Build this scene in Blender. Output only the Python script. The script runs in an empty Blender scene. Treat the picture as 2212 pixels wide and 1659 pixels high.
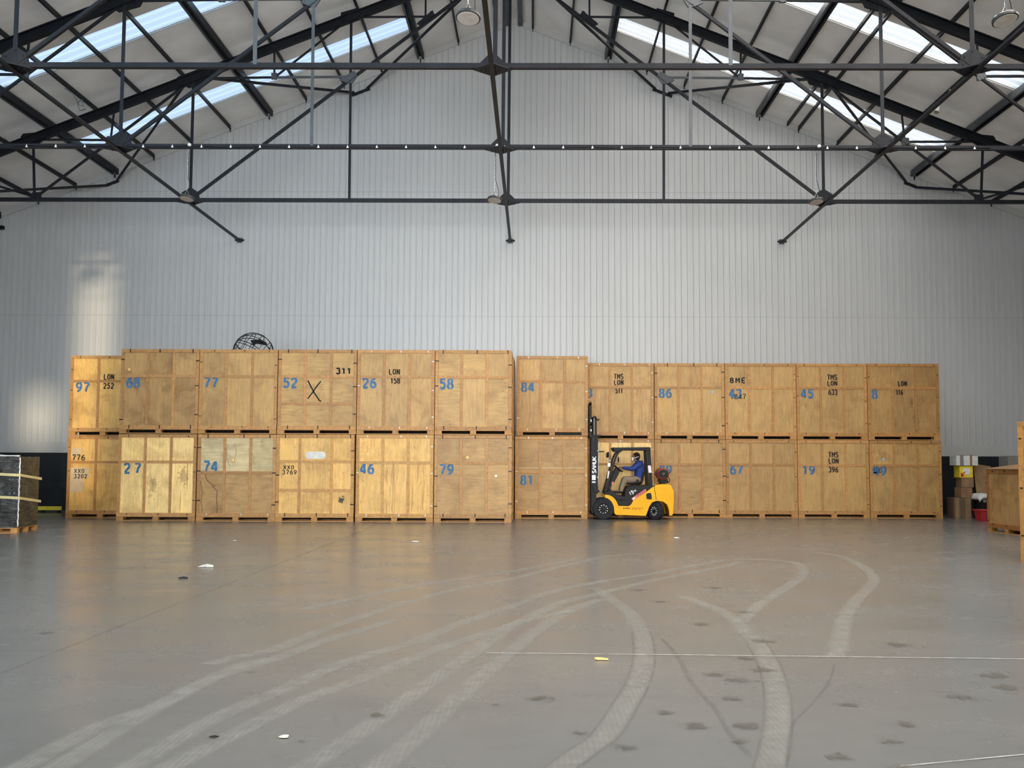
import bpy, bmesh, math, random
from mathutils import Vector, Matrix
PI = math.pi
S = bpy.context.scene
COL = S.collection
# ------------------------------------------------------------------ camera
cd = bpy.data.cameras.new('camera'); cam = bpy.data.objects.new('camera', cd); COL.objects.link(cam)
rt = Vector((.999975, .005722, .004083)); up = Vector((-.003684, -.068037, .997676)); fw = Vector((-.005986, .997666, .068015))
cam.matrix_world = Matrix(((rt.x, up.x, -fw.x, .8063), (rt.y, up.y, -fw.y, 0), (rt.z, up.z, -fw.z, 1.6), (0, 0, 0, 1)))
cd.sensor_fit = 'HORIZONTAL'; cd.sensor_width = 36; cd.lens = 36 * 2150 / 2212
cd.shift_x = -34.76 / 2212; cd.shift_y = 25.08 / 2212
cd.clip_start = .05; cd.clip_end = 300
S.camera = cam
# ------------------------------------------------------------------ view
S.view_settings.view_transform = 'Standard'; S.view_settings.look = 'None'
S.view_settings.exposure = 0.11; S.view_settings.gamma = 1.0; S.view_settings.use_curve_mapping = False
# ------------------------------------------------------------------ world
w = bpy.data.worlds.new('sky'); S.world = w; w.use_nodes = True
w.node_tree.nodes['Background'].inputs[0].default_value = (.62, .78, 1, 1)
w.node_tree.nodes['Background'].inputs[1].default_value = 1.0
# ------------------------------------------------------------------ lights
def area(name, loc, rot, sx, sy, power, col):
    l = bpy.data.lights.new(name, 'AREA'); l.shape = 'RECTANGLE'; l.size = sx; l.size_y = sy
    l.energy = power; l.color = col
    o = bpy.data.objects.new(name, l); o.location = loc; o.rotation_euler = rot; COL.objects.link(o); return o
# daylight of the wide open loading doors in the wall behind the camera (it faces into the hall)
dl = area('door_daylight', (.6, -7.7, 3.2), (PI / 2 + .06, 0, .0), 12, 6.0, 820, (1, .965, .90)); dl.data.spread = math.radians(58)
area('side_door_daylight', (-8.0, -7.7, 3.2), (PI / 2 + .08, 0, -.10), 7, 5.0, 430, (.52, .75, 1)).data.spread = math.radians(66)
sun = bpy.data.lights.new('sun', 'SUN'); sun.energy = 3.6; sun.angle = math.radians(1.9); sun.color = (1, .86, .60)
so = bpy.data.objects.new('sun', sun); COL.objects.link(so)
SD = Vector((-.34, 1, -.095)).normalized()
so.rotation_euler = SD.to_track_quat('-Z', 'Y').to_euler()

# ------------------------------------------------------------------ helpers
def tag(o, label=None, cat=None, group=None, kind=None):
    if label: o['label'] = label
    if cat: o['category'] = cat
    if group: o['group'] = group
    if kind: o['kind'] = kind
    return o
def empty(name, loc, label, cat, group=None, rz=0):
    o = bpy.data.objects.new(name, None); o.empty_display_size = .1; COL.objects.link(o)
    o.location = loc; o.rotation_euler.z = rz
    return tag(o, label, cat, group)
class MB:
    def __init__(s): s.v = []; s.f = []; s.uv = None; s.sm = False
    def add(s, v, f):
        n = len(s.v); s.v += [tuple(p) for p in v]; s.f += [tuple(i + n for i in q) for q in f]; return s
    def box(s, x0, x1, y0, y1, z0, z1):
        return s.add([(x0,y0,z0),(x1,y0,z0),(x1,y1,z0),(x0,y1,z0),(x0,y0,z1),(x1,y0,z1),(x1,y1,z1),(x0,y1,z1)],
                     [(0,3,2,1),(4,5,6,7),(0,1,5,4),(1,2,6,5),(2,3,7,6),(3,0,4,7)])
    def sweep(s, prof, p0, p1, upv=(0, 0, 1), prof1=None):
        p0 = Vector(p0); p1 = Vector(p1); d = (p1 - p0).normalized(); u = Vector(upv)
        if abs(d.dot(u)) > .98: u = Vector((0, 1, 0))
        sd = d.cross(u).normalized(); u = sd.cross(d)
        n = len(prof); prof1 = prof1 or prof
        v = [p0 + sd * a + u * b for a, b in prof] + [p1 + sd * a + u * b for a, b in prof1]
        f = [(i, (i + 1) % n, n + (i + 1) % n, n + i) for i in range(n)] + [tuple(range(n))[::-1], tuple(range(n, 2 * n))]
        return s.add(v, f)
    def beam(s, p0, p1, a, b, upv=(0, 0, 1)):
        a /= 2; b /= 2; return s.sweep([(-a,-b),(a,-b),(a,b),(-a,b)], p0, p1, upv)
    def angle(s, p0, p1, a, b, upv=(0, 0, 1), t=.012):
        return s.sweep([(-a/2,-b/2),(a/2,-b/2),(a/2,-b/2+t),(t/2,-b/2+t),(t/2,b/2),(-t/2,b/2),(-t/2,-b/2+t),(-a/2,-b/2+t)], p0, p1, upv)
    def ibeam(s, p0, p1, a, b, upv=(0, 0, 1), t=.02):
        a /= 2; b /= 2; h = .012
        return s.sweep([(-a,-b),(a,-b),(a,-b+t),(h,-b+t),(h,b-t),(a,b-t),(a,b),(-a,b),(-a,b-t),(-h,b-t),(-h,-b+t),(-a,-b+t)], p0, p1, upv)
    def cyl(s, p0, p1, r, r1=None, n=14):
        r1 = r if r1 is None else r1
        c = lambda R: [(R * math.cos(2*PI*i/n), R * math.sin(2*PI*i/n)) for i in range(n)]
        return s.sweep(c(r), p0, p1, prof1=c(r1))
    def tube(s, pts, r, n=6, rs=None):
        pts = [Vector(p) for p in pts]; m = len(pts); n0 = len(s.v); prev = None; rings = []
        for i, p in enumerate(pts):
            d = (pts[min(i+1, m-1)] - pts[max(i-1, 0)]).normalized()
            if prev is None: a = d.orthogonal().normalized()
            else: a = (prev - d * prev.dot(d)).normalized()
            prev = a; b = d.cross(a); R = rs[i] if rs else r
            rings.append([p + (a * math.cos(2*PI*k/n) + b * math.sin(2*PI*k/n)) * R for k in range(n)])
        v = [q for g in rings for q in g]; f = []
        for i in range(m - 1):
            for k in range(n): f.append((i*n+k, i*n+(k+1)%n, (i+1)*n+(k+1)%n, (i+1)*n+k))
        f += [tuple(range(n))[::-1], tuple(range((m-1)*n, m*n))]
        return s.add(v, f)
    def prism(s, poly, y0, y1):           # polygon in x,z pushed along y
        n = len(poly)
        v = [(a, y0, b) for a, b in poly] + [(a, y1, b) for a, b in poly]
        return s.add(v, [tuple(range(n)), tuple(range(n, 2*n))[::-1]] + [(i, n+i, n+(i+1)%n, (i+1)%n) for i in range(n)])
    def ball(s, c, rx, ry=None, rz=None, n=12, m=8):
        ry = rx if ry is None else ry; rz = rx if rz is None else rz
        v = [(c[0], c[1], c[2]-rz)]; f = []
        for j in range(1, m):
            t = -PI/2 + PI*j/m
            for i in range(n): v.append((c[0]+rx*math.cos(t)*math.cos(2*PI*i/n), c[1]+ry*math.cos(t)*math.sin(2*PI*i/n), c[2]+rz*math.sin(t)))
        v.append((c[0], c[1], c[2]+rz)); L = len(v) - 1
        for i in range(n): f.append((0, 1+(i+1)%n, 1+i)); f.append((L, L-n+i, L-n+(i+1)%n))
        for j in range(m-2):
            for i in range(n): a = 1+j*n; f.append((a+i, a+(i+1)%n, a+n+(i+1)%n, a+n+i))
        return s.add(v, f)
    def lathe(s, prof, c, axis='z', n=24):  # prof list of (r, h)
        v = []; f = []
        for r, h in prof:
            for i in range(n):
                a, b = r*math.cos(2*PI*i/n), r*math.sin(2*PI*i/n)
                v.append((c[0]+a, c[1]+b, c[2]+h) if axis == 'z' else (c[0]+a, c[1]+h, c[2]+b))
        for j in range(len(prof)-1):
            for i in range(n): f.append((j*n+i, j*n+(i+1)%n, (j+1)*n+(i+1)%n, (j+1)*n+i))
        f += [tuple(range(n))[::-1], tuple(range((len(prof)-1)*n, len(prof)*n))]
        return s.add(v, f)
    def blob(s, pts, radii, sc=(1, 1, 1)):
        for i in range(len(pts)-1):
            a, b = Vector(pts[i]), Vector(pts[i+1]); L = (b-a).length; k = max(2, int(L / (min(radii[i], radii[i+1]) * .35)) + 1)
            for j in range(k + 1):
                t = j / k; p = a.lerp(b, t); r = radii[i]*(1-t)+radii[i+1]*t
                s.ball(p, r*sc[0], r*sc[1], r*sc[2], 12, 8)
        return s
    def build(s, name, mat, parent=None, label=None, color=None, bevel=0, smooth=False, remesh=0, loc=None):
        me = bpy.data.meshes.new(name); me.from_pydata(s.v, [], s.f); me.update()
        bm = bmesh.new(); bm.from_mesh(me); bmesh.ops.recalc_face_normals(bm, faces=bm.faces); bm.to_mesh(me); bm.free()
        if s.uv:
            ul = me.uv_layers.new(name='UVMap')
            for l in me.loops: ul.data[l.index].uv = s.uv[l.vertex_index]
        o = bpy.data.objects.new(name, me); COL.objects.link(o)
        if mat: me.materials.append(mat)
        if parent: o.parent = parent
        if loc: o.location = loc
        if color: o.color = tuple(color) + (1,)
        if label: o['label'] = label
        if bevel:
            b = o.modifiers.new('bevel', 'BEVEL'); b.width = bevel; b.segments = 2; b.limit_method = 'ANGLE'; b.angle_limit = math.radians(40)
        if remesh:
            r = o.modifiers.new('remesh', 'REMESH'); r.mode = 'VOXEL'; r.voxel_size = remesh; r.use_smooth_shade = True
            q = o.modifiers.new('smooth', 'SMOOTH'); q.factor = .5; q.iterations = 4
        if smooth:
            for p in me.polygons: p.use_smooth = True
        return o
# ------------------------------------------------------------------ materials
def lin(r, g, b):
    f = lambda c: (c/255/12.92) if c/255 <= .04045 else ((c/255+.055)/1.055)**2.4
    return (f(r), f(g), f(b))
class NT:
    def __init__(s, name):
        s.m = bpy.data.materials.new(name); s.m.use_nodes = True; s.t = s.m.node_tree; s.b = s.t.nodes['Principled BSDF']; s.o = s.t.nodes['Material Output']
    def n(s, typ, **k):
        d = s.t.nodes.new('ShaderNode' + typ)
        for a, v in k.items():
            if a.startswith('i_'):
                key = a[2:]; d.inputs[int(key) if key.isdigit() else key.replace('_', ' ')].default_value = v
            else: setattr(d, a, v)
        return d
    def l(s, a, b): s.t.links.new(a, b)
    def ramp(s, src, pts):
        r = s.n('ValToRGB'); e = r.color_ramp.elements
        while len(e) < len(pts): e.new(.5)
        for q, (p, c) in zip(e, pts): q.position = p; q.color = tuple(c) + (1,) if hasattr(c, '__len__') else (c, c, c, 1)
        s.l(src, r.inputs[0]); return r.outputs[0]
    def mix(s, fac, a, b, mode='MIX'):
        m = s.n('Mix', data_type='RGBA', blend_type=mode)
        for sock, v in ((0, fac), (6, a), (7, b)):
            if hasattr(v, 'links'): s.l(v, m.inputs[sock])
            else: m.inputs[sock].default_value = v if sock == 0 else tuple(v) + (1,)
        return m.outputs[2]
    def coord(s, kind='Object', scale=(1, 1, 1), rnd=0):
        c = s.n('TexCoord'); mp = s.n('Mapping'); mp.inputs['Scale'].default_value = scale
        s.l(c.outputs[kind], mp.inputs[0])
        if rnd:
            oi = s.n('ObjectInfo'); mu = s.n('Math', operation='MULTIPLY', i_1=rnd); s.l(oi.outputs['Random'], mu.inputs[0])
            s.l(mu.outputs[0], mp.inputs['Location'])
        return mp.outputs[0]
    def noise(s, vec, scale=5, detail=4, rough=.5, dist=0):
        x = s.n('TexNoise', i_Scale=scale, i_Detail=detail, i_Roughness=rough, i_Distortion=dist); s.l(vec, x.inputs[0]); return x.outputs[0]
    def bump(s, src, strength=.2, dist=.01):
        b = s.n('Bump', i_Strength=strength, i_Distance=dist); s.l(src, b.inputs['Height']); s.l(b.outputs[0], s.b.inputs['Normal'])
    def math(s, op, a, b=None, c=None):
        m = s.n('Math', operation=op)
        for i, v in enumerate((a, b, c)):
            if v is None: continue
            if hasattr(v, 'links'): s.l(v, m.inputs[i])
            else: m.inputs[i].default_value = v
        return m.outputs[0]
def simple(name, col, rough=.5, metal=0, var=.12, scale=8, bump=0, spec=.5):
    t = NT(name); v = t.coord(rnd=20); nz = t.noise(v, scale, 4)
    c1 = tuple(x * (1 - var) for x in col); c2 = tuple(min(1, x * (1 + var)) for x in col)
    t.l(t.ramp(nz, [(.3, c1), (.7, c2)]), t.b.inputs['Base Color'])
    t.b.inputs['Roughness'].default_value = rough; t.b.inputs['Metallic'].default_value = metal; t.b.inputs['Specular IOR Level'].default_value = spec if sum(col) > .2 else .2
    if bump: t.bump(nz, bump)
    return t.m
M = {}
def ply(name, horiz=False, knots=1.0, blot=.35, streak=0):
    t = NT(name); sc = (.8, 1, 7) if horiz else (7, 1, .8)
    v = t.coord(scale=sc, rnd=37); v1 = t.coord(rnd=91)
    g = t.noise(v, 3.0, 5, .6, .3); bl = t.noise(v1, 1.7, 4, .6, .6)
    oi = t.n('ObjectInfo')
    gr = t.ramp(g, [(.3, .80), (.7, 1.12)])
    c = t.mix(1.0, oi.outputs['Color'], gr, 'MULTIPLY'); c = t.mix(1.0, c, (1.0, .96, .76), 'MULTIPLY')
    c = t.mix(1.0, c, t.ramp(bl, [(.30, (1-blot*.8, 1-blot*.95, 1-blot*1.05)), (.55, 1.0), (.8, 1.06)]), 'MULTIPLY')
    # knots: small dark spots, stretched along the grain
    vk = t.coord(scale=((2.6, 3, 5.2) if horiz else (5.2, 3, 2.6)), rnd=53)
    vo = t.n('TexVoronoi', i_Scale=2.3, i_Randomness=1.0); t.l(vk, vo.inputs[0])
    kn = t.ramp(vo.outputs['Distance'], [(.0, 1.0), (.08, .8), (.15, 0.0)])
    sel = t.ramp(t.noise(v1, 5.0, 1), [(.42, 0.0), (.52, 1.0)])
    kf = t.math('MULTIPLY', kn, sel); kf = t.math('MULTIPLY', kf, min(1, .85 * knots))
    c = t.mix(kf, c, (.10, .048, .018))
    if streak:
        wv = t.coord(scale=(9, 1, .5) if not horiz else (.5, 1, 9), rnd=11)
        st = t.ramp(t.noise(wv, 1.3, 2, .5, .9), [(.55, 0.0), (.62, 1.0), (.7, .2)])
        c = t.mix(t.math('MULTIPLY', st, streak), c, (.32, .15, .05))
    t.l(c, t.b.inputs['Base Color']); t.b.inputs['Roughness'].default_value = .55
    t.bump(g, .12, .004)
    return t.m
M['ply'] = ply('plywood_vertical_grain')
M['plyh'] = ply('plywood_horizontal_grain', True)
M['plys'] = ply('plywood_streaked', False, .8, .25, .8)
M['plyk'] = ply('plywood_knotty', False, 1.5, .3)
M['mdf'] = ply('plain_board', False, .3, .2)
M['cloudy'] = ply('cloudy_plywood', False, .5, .55)
def pine():
    t = NT('pine_frame'); v = t.coord(scale=(3, 3, 3), rnd=71); n1 = t.noise(v, 4, 5, .65, .5)
    oi = t.n('ObjectInfo'); c = t.mix(1.0, oi.outputs['Color'], (.95, .95, .76), 'MULTIPLY'); c = t.mix(1.0, c, t.ramp(n1, [(.3, (.72, .66, .6)), (.7, (1.15, 1.12, 1.1))]), 'MULTIPLY')
    vo = t.n('TexVoronoi', i_Scale=5.5); t.l(t.coord(rnd=33), vo.inputs[0])
    c = t.mix(t.math('MULTIPLY', t.ramp(vo.outputs['Distance'], [(.05, 1.0), (.13, 0.0)]), .6), c, (.12, .05, .02))
    t.l(c, t.b.inputs['Base Color']); t.b.inputs['Roughness'].default_value = .6; return t.m
M['pine'] = pine()
M['steel'] = simple('dark_painted_steel', (.0135, .0145, .019), .5, .0, .25, 3)
M['steel_grey'] = simple('grey_primed_steel', (.06, .066, .075), .45, .0, .2, 3)
M['clipb'] = simple('black_clip_steel', (.012, .011, .012), .45, .3)
M['clipw'] = simple('zinc_clip', (.55, .54, .52), .5, .3)
M['rafter'] = simple('near_black_rafter_steel', (.007, .0085, .012), .6, 0, .2, 3)
M['black'] = simple('black_paint', (.0075, .0075, .0085), .5)
M['rubber'] = simple('rubber', (.022, .022, .024), .8, 0, .3, 20)
M['blue_ink'] = simple('blue_stencil_paint', (.042, .135, .27), .7, 0, .35, 12)
M['black_ink'] = simple('black_stencil_paint', (.016, .013, .012), .7, 0, .3, 12)
M['faint_ink'] = simple('faded_ink', (.30, .18, .085), .7, 0, .2, 12)
M['white_paint'] = simple('off_white_paint', (.62, .60, .54), .7, 0, .12, 6)
M['yellow'] = simple('forklift_yellow', (.86, .40, .003), .45, 0, .06, 3, 0, .2)
M['label'] = simple('white_label', (.72, .70, .70), .5, 0, .08, 20)
M['red_label'] = simple('pink_red_sticker', (.62, .16, .15), .5, 0, .2, 30)
M['sticker'] = simple('yellow_sticker', (.85, .52, .16), .6)
M['chrome'] = simple('bare_metal', (.6, .6, .6), .25, .9)
M['redtank'] = simple('red_gas_bottle', (.26, .055, .042), .5, 0, .35, 7)
M['seat'] = simple('seat_vinyl', (.02, .021, .024), .5)
M['cardboard'] = simple('brown_cardboard', (.25, .145, .07), .85, 0, .2, 4)
M['dark_card'] = simple('dull_cardboard', (.13, .08, .045), .85, 0, .2, 4)
M['bright_yellow'] = simple('yellow_print', (.78, .60, .03), .6)
M['red'] = simple('red_plastic', (.42, .018, .025), .45)
M['blue'] = simple('dark_blue_print', (.03, .045, .18), .5)
M['greyplastic'] = simple('grey_board', (.20, .19, .17), .7)
M['cloth'] = simple('white_cloth', (.62, .61, .58), .9, 0, .12, 9)
M['tape'] = simple('yellow_strap', (.72, .58, .28), .6)
M['paper'] = simple('white_paper', (.55, .52, .45), .8)

def wall_mat():
    t = NT('white_wall_sheet'); v = t.coord(); sx = t.n('SeparateXYZ'); t.l(v, sx.inputs[0])
    pl = t.math('FRACT', t.math('ADD', sx.outputs[0], .03))                       # one metre wide sheets
    seam = t.math('LESS_THAN', pl, .012)
    hs = t.math('MAXIMUM', t.math('COMPARE', sx.outputs[2], 10.62, .018), t.math('COMPARE', sx.outputs[2], 6.45, .014))
    sn = t.n('TexWhiteNoise', noise_dimensions='1D'); t.l(t.math('FLOOR', t.math('ADD', sx.outputs[0], .03)), sn.inputs['W'])
    nz = t.noise(t.coord(scale=(1, 1, .12)), 3, 4); n2 = t.noise(v, .35, 3)
    c = t.mix(nz, (.47, .47, .467), (.53, .53, .525))
    c = t.mix(t.math('MULTIPLY', sn.outputs[0], .18), c, (.42, .42, .41))
    c = t.mix(t.math('MULTIPLY', t.math('MAXIMUM', seam, hs), .35), c, (.28, .28, .27))
    # screw heads
    vs = t.n('TexVoronoi', i_Scale=1.0, i_Randomness=0.0); t.l(t.coord(scale=(5, 1, .62)), vs.inputs[0])
    t.l(c, t.b.inputs['Base Color']); t.b.inputs['Roughness'].default_value = .42; return t.m
M['wall'] = wall_mat()
M['trimw'] = simple('white_flashing', (.46, .46, .45), .5, 0, .06, 1)
M['roof'] = simple('roof_lining', (.90, .88, .86), .6, 0, .10, .9)
M['dado'] = simple('black_dado_board', (.016, .018, .021), .55, 0, .25, 2)
M['sidewall'] = simple('side_wall_sheet', (.5, .49, .47), .6, 0, .06, 1)
def floor_mat():
    t = NT('sealed_concrete'); v = t.coord()
    n1 = t.noise(v, .35, 6, .6, .4); n2 = t.noise(t.coord(scale=(.8, 1.3, 1)), 2.2, 6, .6, .5); n3 = t.noise(v, 22, 3)
    c = t.ramp(n1, [(.3, lin(96, 96, 94)), (.7, lin(108, 106, 103))])
    c = t.mix(1.0, c, t.ramp(n2, [(.28, .94), (.5, 1.0), (.75, 1.03)]), 'MULTIPLY')
    c = t.mix(t.math('MULTIPLY', t.ramp(n3, [(.62, 0.0), (.75, 1.0)]), .18), c, (.10, .095, .085))
    t.l(c, t.b.inputs['Base Color'])
    t.l(t.ramp(t.noise(t.coord(scale=(.8, 1.3, 1)), .9, 5, .6), [(.3, .21), (.7, .30)]), t.b.inputs['Roughness'])
    t.b.inputs['IOR'].default_value = 1.5
    t.bump(t.noise(t.coord(scale=(.7, 1.4, 1)), 5, 4, .6), .035, .01); return t.m
M['floor'] = floor_mat()
def decal(name, col, amax, tread=False, blotch=False):
    t = NT(name); c = t.n('TexCoord'); s = t.n('SeparateXYZ'); t.l(c.outputs['UV'], s.inputs[0])
    u, v = s.outputs[0], s.outputs[1]
    nz = t.noise(t.coord(), 6, 5, .65, .4); nf = t.noise(t.coord(), 35, 3)
    if blotch:
        r = t.math('SQRT', t.math('ADD', t.math('POWER', t.math('SUBTRACT', u, .5), 2.), t.math('POWER', t.math('SUBTRACT', v, .5), 2.)))
        a = t.math('SUBTRACT', .62, t.math('MULTIPLY', r, 1.35)); a = t.math('ADD', a, t.math('MULTIPLY', t.math('SUBTRACT', t.noise(t.coord(), 14, 5, .7, .8), .5), 1.5))
        a = t.ramp(a, [(.28, 0.0), (.42, 1.0)])
    else:
        e = t.math('ABSOLUTE', t.math('SUBTRACT', v, .5)); a = t.ramp(e, [(.25, 1.0), (.5, 0.0)])
        a = t.math('MULTIPLY', a, t.ramp(nz, [(.3, .25), (.62, 1.0)]))
        if tread:
            wv = t.n('TexWave', i_Scale=9.0, i_Distortion=1.5); t.l(t.coord(scale=(1, 1, 1)), wv.inputs[0])
            a = t.math('MULTIPLY', a, t.ramp(wv.outputs[1], [(.2, .7), (.8, 1.0)]))
    a = t.math('MULTIPLY', a, amax)
    t.b.inputs['Base Color'].default_value = tuple(col) + (1,); t.b.inputs['Roughness'].default_value = .5
    t.l(a, t.b.inputs['Alpha']); return t.m
M['track'] = decal('pale_tyre_dust', lin(166, 162, 153), .40, True)
M['darktrack'] = decal('dark_tyre_edge', (.11, .10, .09), .25)
M['stain'] = decal('dark_floor_stain', (.09, .08, .062), .5, blotch=True)
M['jointm'] = decal('pale_joint_filler', (.55, .54, .50), .75)
M['blot_black'] = decal('black_spray_blot', (.014, .012, .012), 1.0, blotch=True)
M['blot_grey'] = decal('pale_scuff', (.52, .50, .47), .8, blotch=True)
def glow(name, tint, rib, dens, rep=3.0):
    t = NT(name); tr = t.n('BsdfTransparent'); tr.inputs[0].default_value = tuple(tint) + (1,)
    s = t.n('SeparateXYZ'); t.l(t.coord(), s.inputs[0])
    f = t.math('FRACT', t.math('MULTIPLY', t.math('SUBTRACT', s.outputs[1], .06), rep)); r = t.ramp(f, [(0, 1.0), (.14, 1.0), (.24, rib), (.55, rib), (.68, .9), (1, 1.0)])
    c = t.mix(1.0, tint, r, 'MULTIPLY'); t.l(c, tr.inputs[0])
    tl = t.n('BsdfTranslucent'); tl.inputs[0].default_value = (.8, .8, .8, 1)
    m = t.n('MixShader', i_0=dens); t.l(tr.outputs[0], m.inputs[1]); t.l(tl.outputs[0], m.inputs[2]); t.l(m.outputs[0], t.o.inputs[0]); return t.m
M['pane_l'] = glow('rooflight_sheet_sky_tinted', (.84, .93, 1), .80, .10)  # blue sky light of the shaded slope put into the sheet tint
M['pane_r'] = glow('rooflight_sheet_sun_tinted', (1, .99, .97), .50, .10)  # whiteness of the sunlit slope put into the sheet tint

# ------------------------------------------------------------------ building
YW = 32.66; EX = 19.7; APX = .1; SL = .391; ZA = 16.6; YF = -8.0
def zr(x): return ZA - SL * abs(x - APX)
def struct(o): o['kind'] = 'structure'; return o
m = MB(); m.box(-EX, EX, YF, YW, -.25, 0); FLOOR = struct(m.build('floor', M['floor']))
# gable wall with 200 mm ribs
m = MB(); x = -EX
xs = []
while x < EX - .01:
    xs += [(x, 0), (x + .156, 0), (x + .168, -.034), (x + .190, -.034), (x + .2, 0)]; x += .2
v = []; f = []
for i, (a, d) in enumerate(xs): v += [(a, YW + d, 2.22), (a, YW + d, zr(a) + .02), (a, YW + .12, zr(a) + .02), (a, YW + .12, 2.22)]
for i in range(len(xs) - 1):
    if abs(xs[i][0] - xs[i+1][0]) < 1e-6: continue
    a = 4*i; b = a + 4
    f += [(a, b, b+1, a+1), (a+1, b+1, b+2, a+2), (a+2, b+2, b+3, a+3), (a+3, b+3, b, a)]
m.add(v, f); struct(m.build('wall_back', M['wall']))
m = MB(); m.box(-EX, EX, YW - .035, YW + .12, 1.89, 2.235); struct(m.build('trim_1', M['trimw']))
m = MB(); m.box(-EX, EX, YW - .02, YW + .12, 0, 1.89); struct(m.build('trim_2', M['dado']))
for sgn, nm in ((-1, 'trim_3'), (1, 'trim_4')):
    m = MB(); xe = APX + sgn * 19.4
    m.prism([(APX, zr(APX) - .005), (xe, zr(xe) - .005), (xe, zr(xe) - .20), (APX, zr(APX) - .20)], YW - .04, YW - .024); struct(m.build(nm, M['trimw']))
for sgn, nm in ((-1, 'wall_left'), (1, 'wall_right')):
    m = MB(); a, b = sorted((sgn * EX, sgn * (EX + .2))); m.box(a, b, YF - .2, YW + .12, 0, zr(EX) + .25); struct(m.build(nm, M['sidewall']))
# unseen front wall, oversized to block the sun; invented slots shape the sun patches
def hit(x, y, z):
    t = (YF - y) / SD.y; return (x + SD.x * t, z + SD.z * t)
slots = []
for (xa, xb, za, zb, y) in ((-14.1, -13.3, .3, 8.1, YW), (-15.9, -15.0, 2.2, 3.8, YW), (-10.9, -8.7, .0, .24, 18.0)):
    a = hit(xa, y, za); b = hit(xb, y, zb); slots.append((a[0], b[0], a[1], b[1]))
m = MB(); cutx = sorted({-45, 45, *[s[0] for s in slots], *[s[1] for s in slots]}); cutz = sorted({0, 20.5, *[s[2] for s in slots], *[s[3] for s in slots]})
for i in range(len(cutx)-1):
    for j in range(len(cutz)-1):
        cx_, cz_ = (cutx[i]+cutx[i+1])/2, (cutz[j]+cutz[j+1])/2
        if any(s[0] < cx_ < s[1] and s[2] < cz_ < s[3] for s in slots): continue
        m.box(cutx[i], cutx[i+1], YF - .15, YF, cutz[j], cutz[j+1])
struct(m.build('unseen_sun_blocking_wall', M['sidewall']))
# roof slabs with rooflight openings
bands = [29.74, 24.56, 19.76, 14.96, 10.16, 5.36, .56]
BX0, BX1, BW = 3.3, 13.3, 1.02
m = MB(); T = .035
def slab(sgn, xa, xb, ya, yb):
    a, b = APX + sgn * xa, APX + sgn * xb
    m.prism([(a, zr(a)), (b, zr(b)), (b, zr(b) + T), (a, zr(a) + T)], ya, yb)
for sgn in (-1, 1):
    y = YF - .2
    for b0 in sorted(bands):
        slab(sgn, 0, 19.8, y, b0); slab(sgn, 0, BX0, b0, b0 + BW); slab(sgn, BX1, 19.8, b0, b0 + BW); y = b0 + BW
    slab(sgn, 0, 19.8, y, YW + .12)
struct(m.build('ceiling', M['roof']))
k = 1
for sgn in (-1, 1):
    for b0 in bands:
        m = MB(); v = []; f = []; n = 25
        for i in range(n):
            yy = b0 + BW * i / (n - 1); dz = .03 + .022 * math.sin(2 * PI * (yy * 3.0))
            for xx in (BX0, BX1): a = APX + sgn * xx; v.append((a, yy, zr(a) + .0 + dz))
        for i in range(n - 1): f.append((2*i, 2*i+1, 2*i+3, 2*i+2))
        m.add(v, f); o = struct(m.build('window_%d' % k, M['pane_l'] if sgn < 0 else M['pane_r']))
        m = MB()
        a, b = APX + sgn * BX0, APX + sgn * BX1; m.beam((a, b0 + BW - .012, zr(a) + .035), (b, b0 + BW - .012, zr(b) + .035), .025, .085)
        m.beam((a, b0 + BW - .05, zr(a) + .03), (b, b0 + BW - .05, zr(b) + .03), .02, .02)
        m.build('window_frame', M['trimw'], o); k += 1
        ang = math.atan(SL); xm = APX + sgn * (BX0 + BX1) / 2
        L = (BX1 - BX0) / math.cos(ang)
        area('rooflight_daylight_and_boost', (xm, b0 + BW / 2, zr(xm) + .22), (0, sgn * ang, 0), L, BW, (75 if sgn < 0 else 240) * (1 if b0 > 20 else 5.6), (.72, .87, 1) if sgn < 0 else (1, .97, .90))  # unseen rooflights are boosted beyond the visible ones to brighten the hall
# floor joints, tyre marks and stains are thin films that belong to the floor
def strip(pts, wid, mat, name, z=.0012, label=None):
    P = [Vector((a, b, z)) for a, b in pts]; Q = []
    for i in range(len(P) - 1):
        p0, p1, p2, p3 = P[max(i-1, 0)], P[i], P[i+1], P[min(i+2, len(P)-1)]
        for j in range(6):
            t = j / 6; Q.append(.5 * ((2*p1) + (p2-p0)*t + (2*p0-5*p1+4*p2-p3)*t*t + (3*p1-p0-3*p2+p3)*t**3))
    Q.append(P[-1]); m = MB(); m.uv = []; L = 0
    for i, q in enumerate(Q):
        d = (Q[min(i+1, len(Q)-1)] - Q[max(i-1, 0)]).normalized(); s = Vector((-d.y, d.x, 0)) * wid / 2
        if i: L += (q - Q[i-1]).length
        m.v += [tuple(q - s), tuple(q + s)]; m.uv += [(L, 0), (L, 1)]
    m.f = [(2*i, 2*i+1, 2*i+3, 2*i+2) for i in range(len(Q)-1)]
    return m.build(name, mat, FLOOR, label)
def blot(x, y, rx, ry, mat, name, z=.002):
    m = MB(); m.uv = [(0, 0), (1, 0), (1, 1), (0, 1)]; m.v = [(x-rx, y-ry, z), (x+rx, y-ry, z), (x+rx, y+ry, z), (x-rx, y+ry, z)]; m.f = [(0, 1, 2, 3)]
    return m.build(name, mat, FLOOR)
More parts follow.
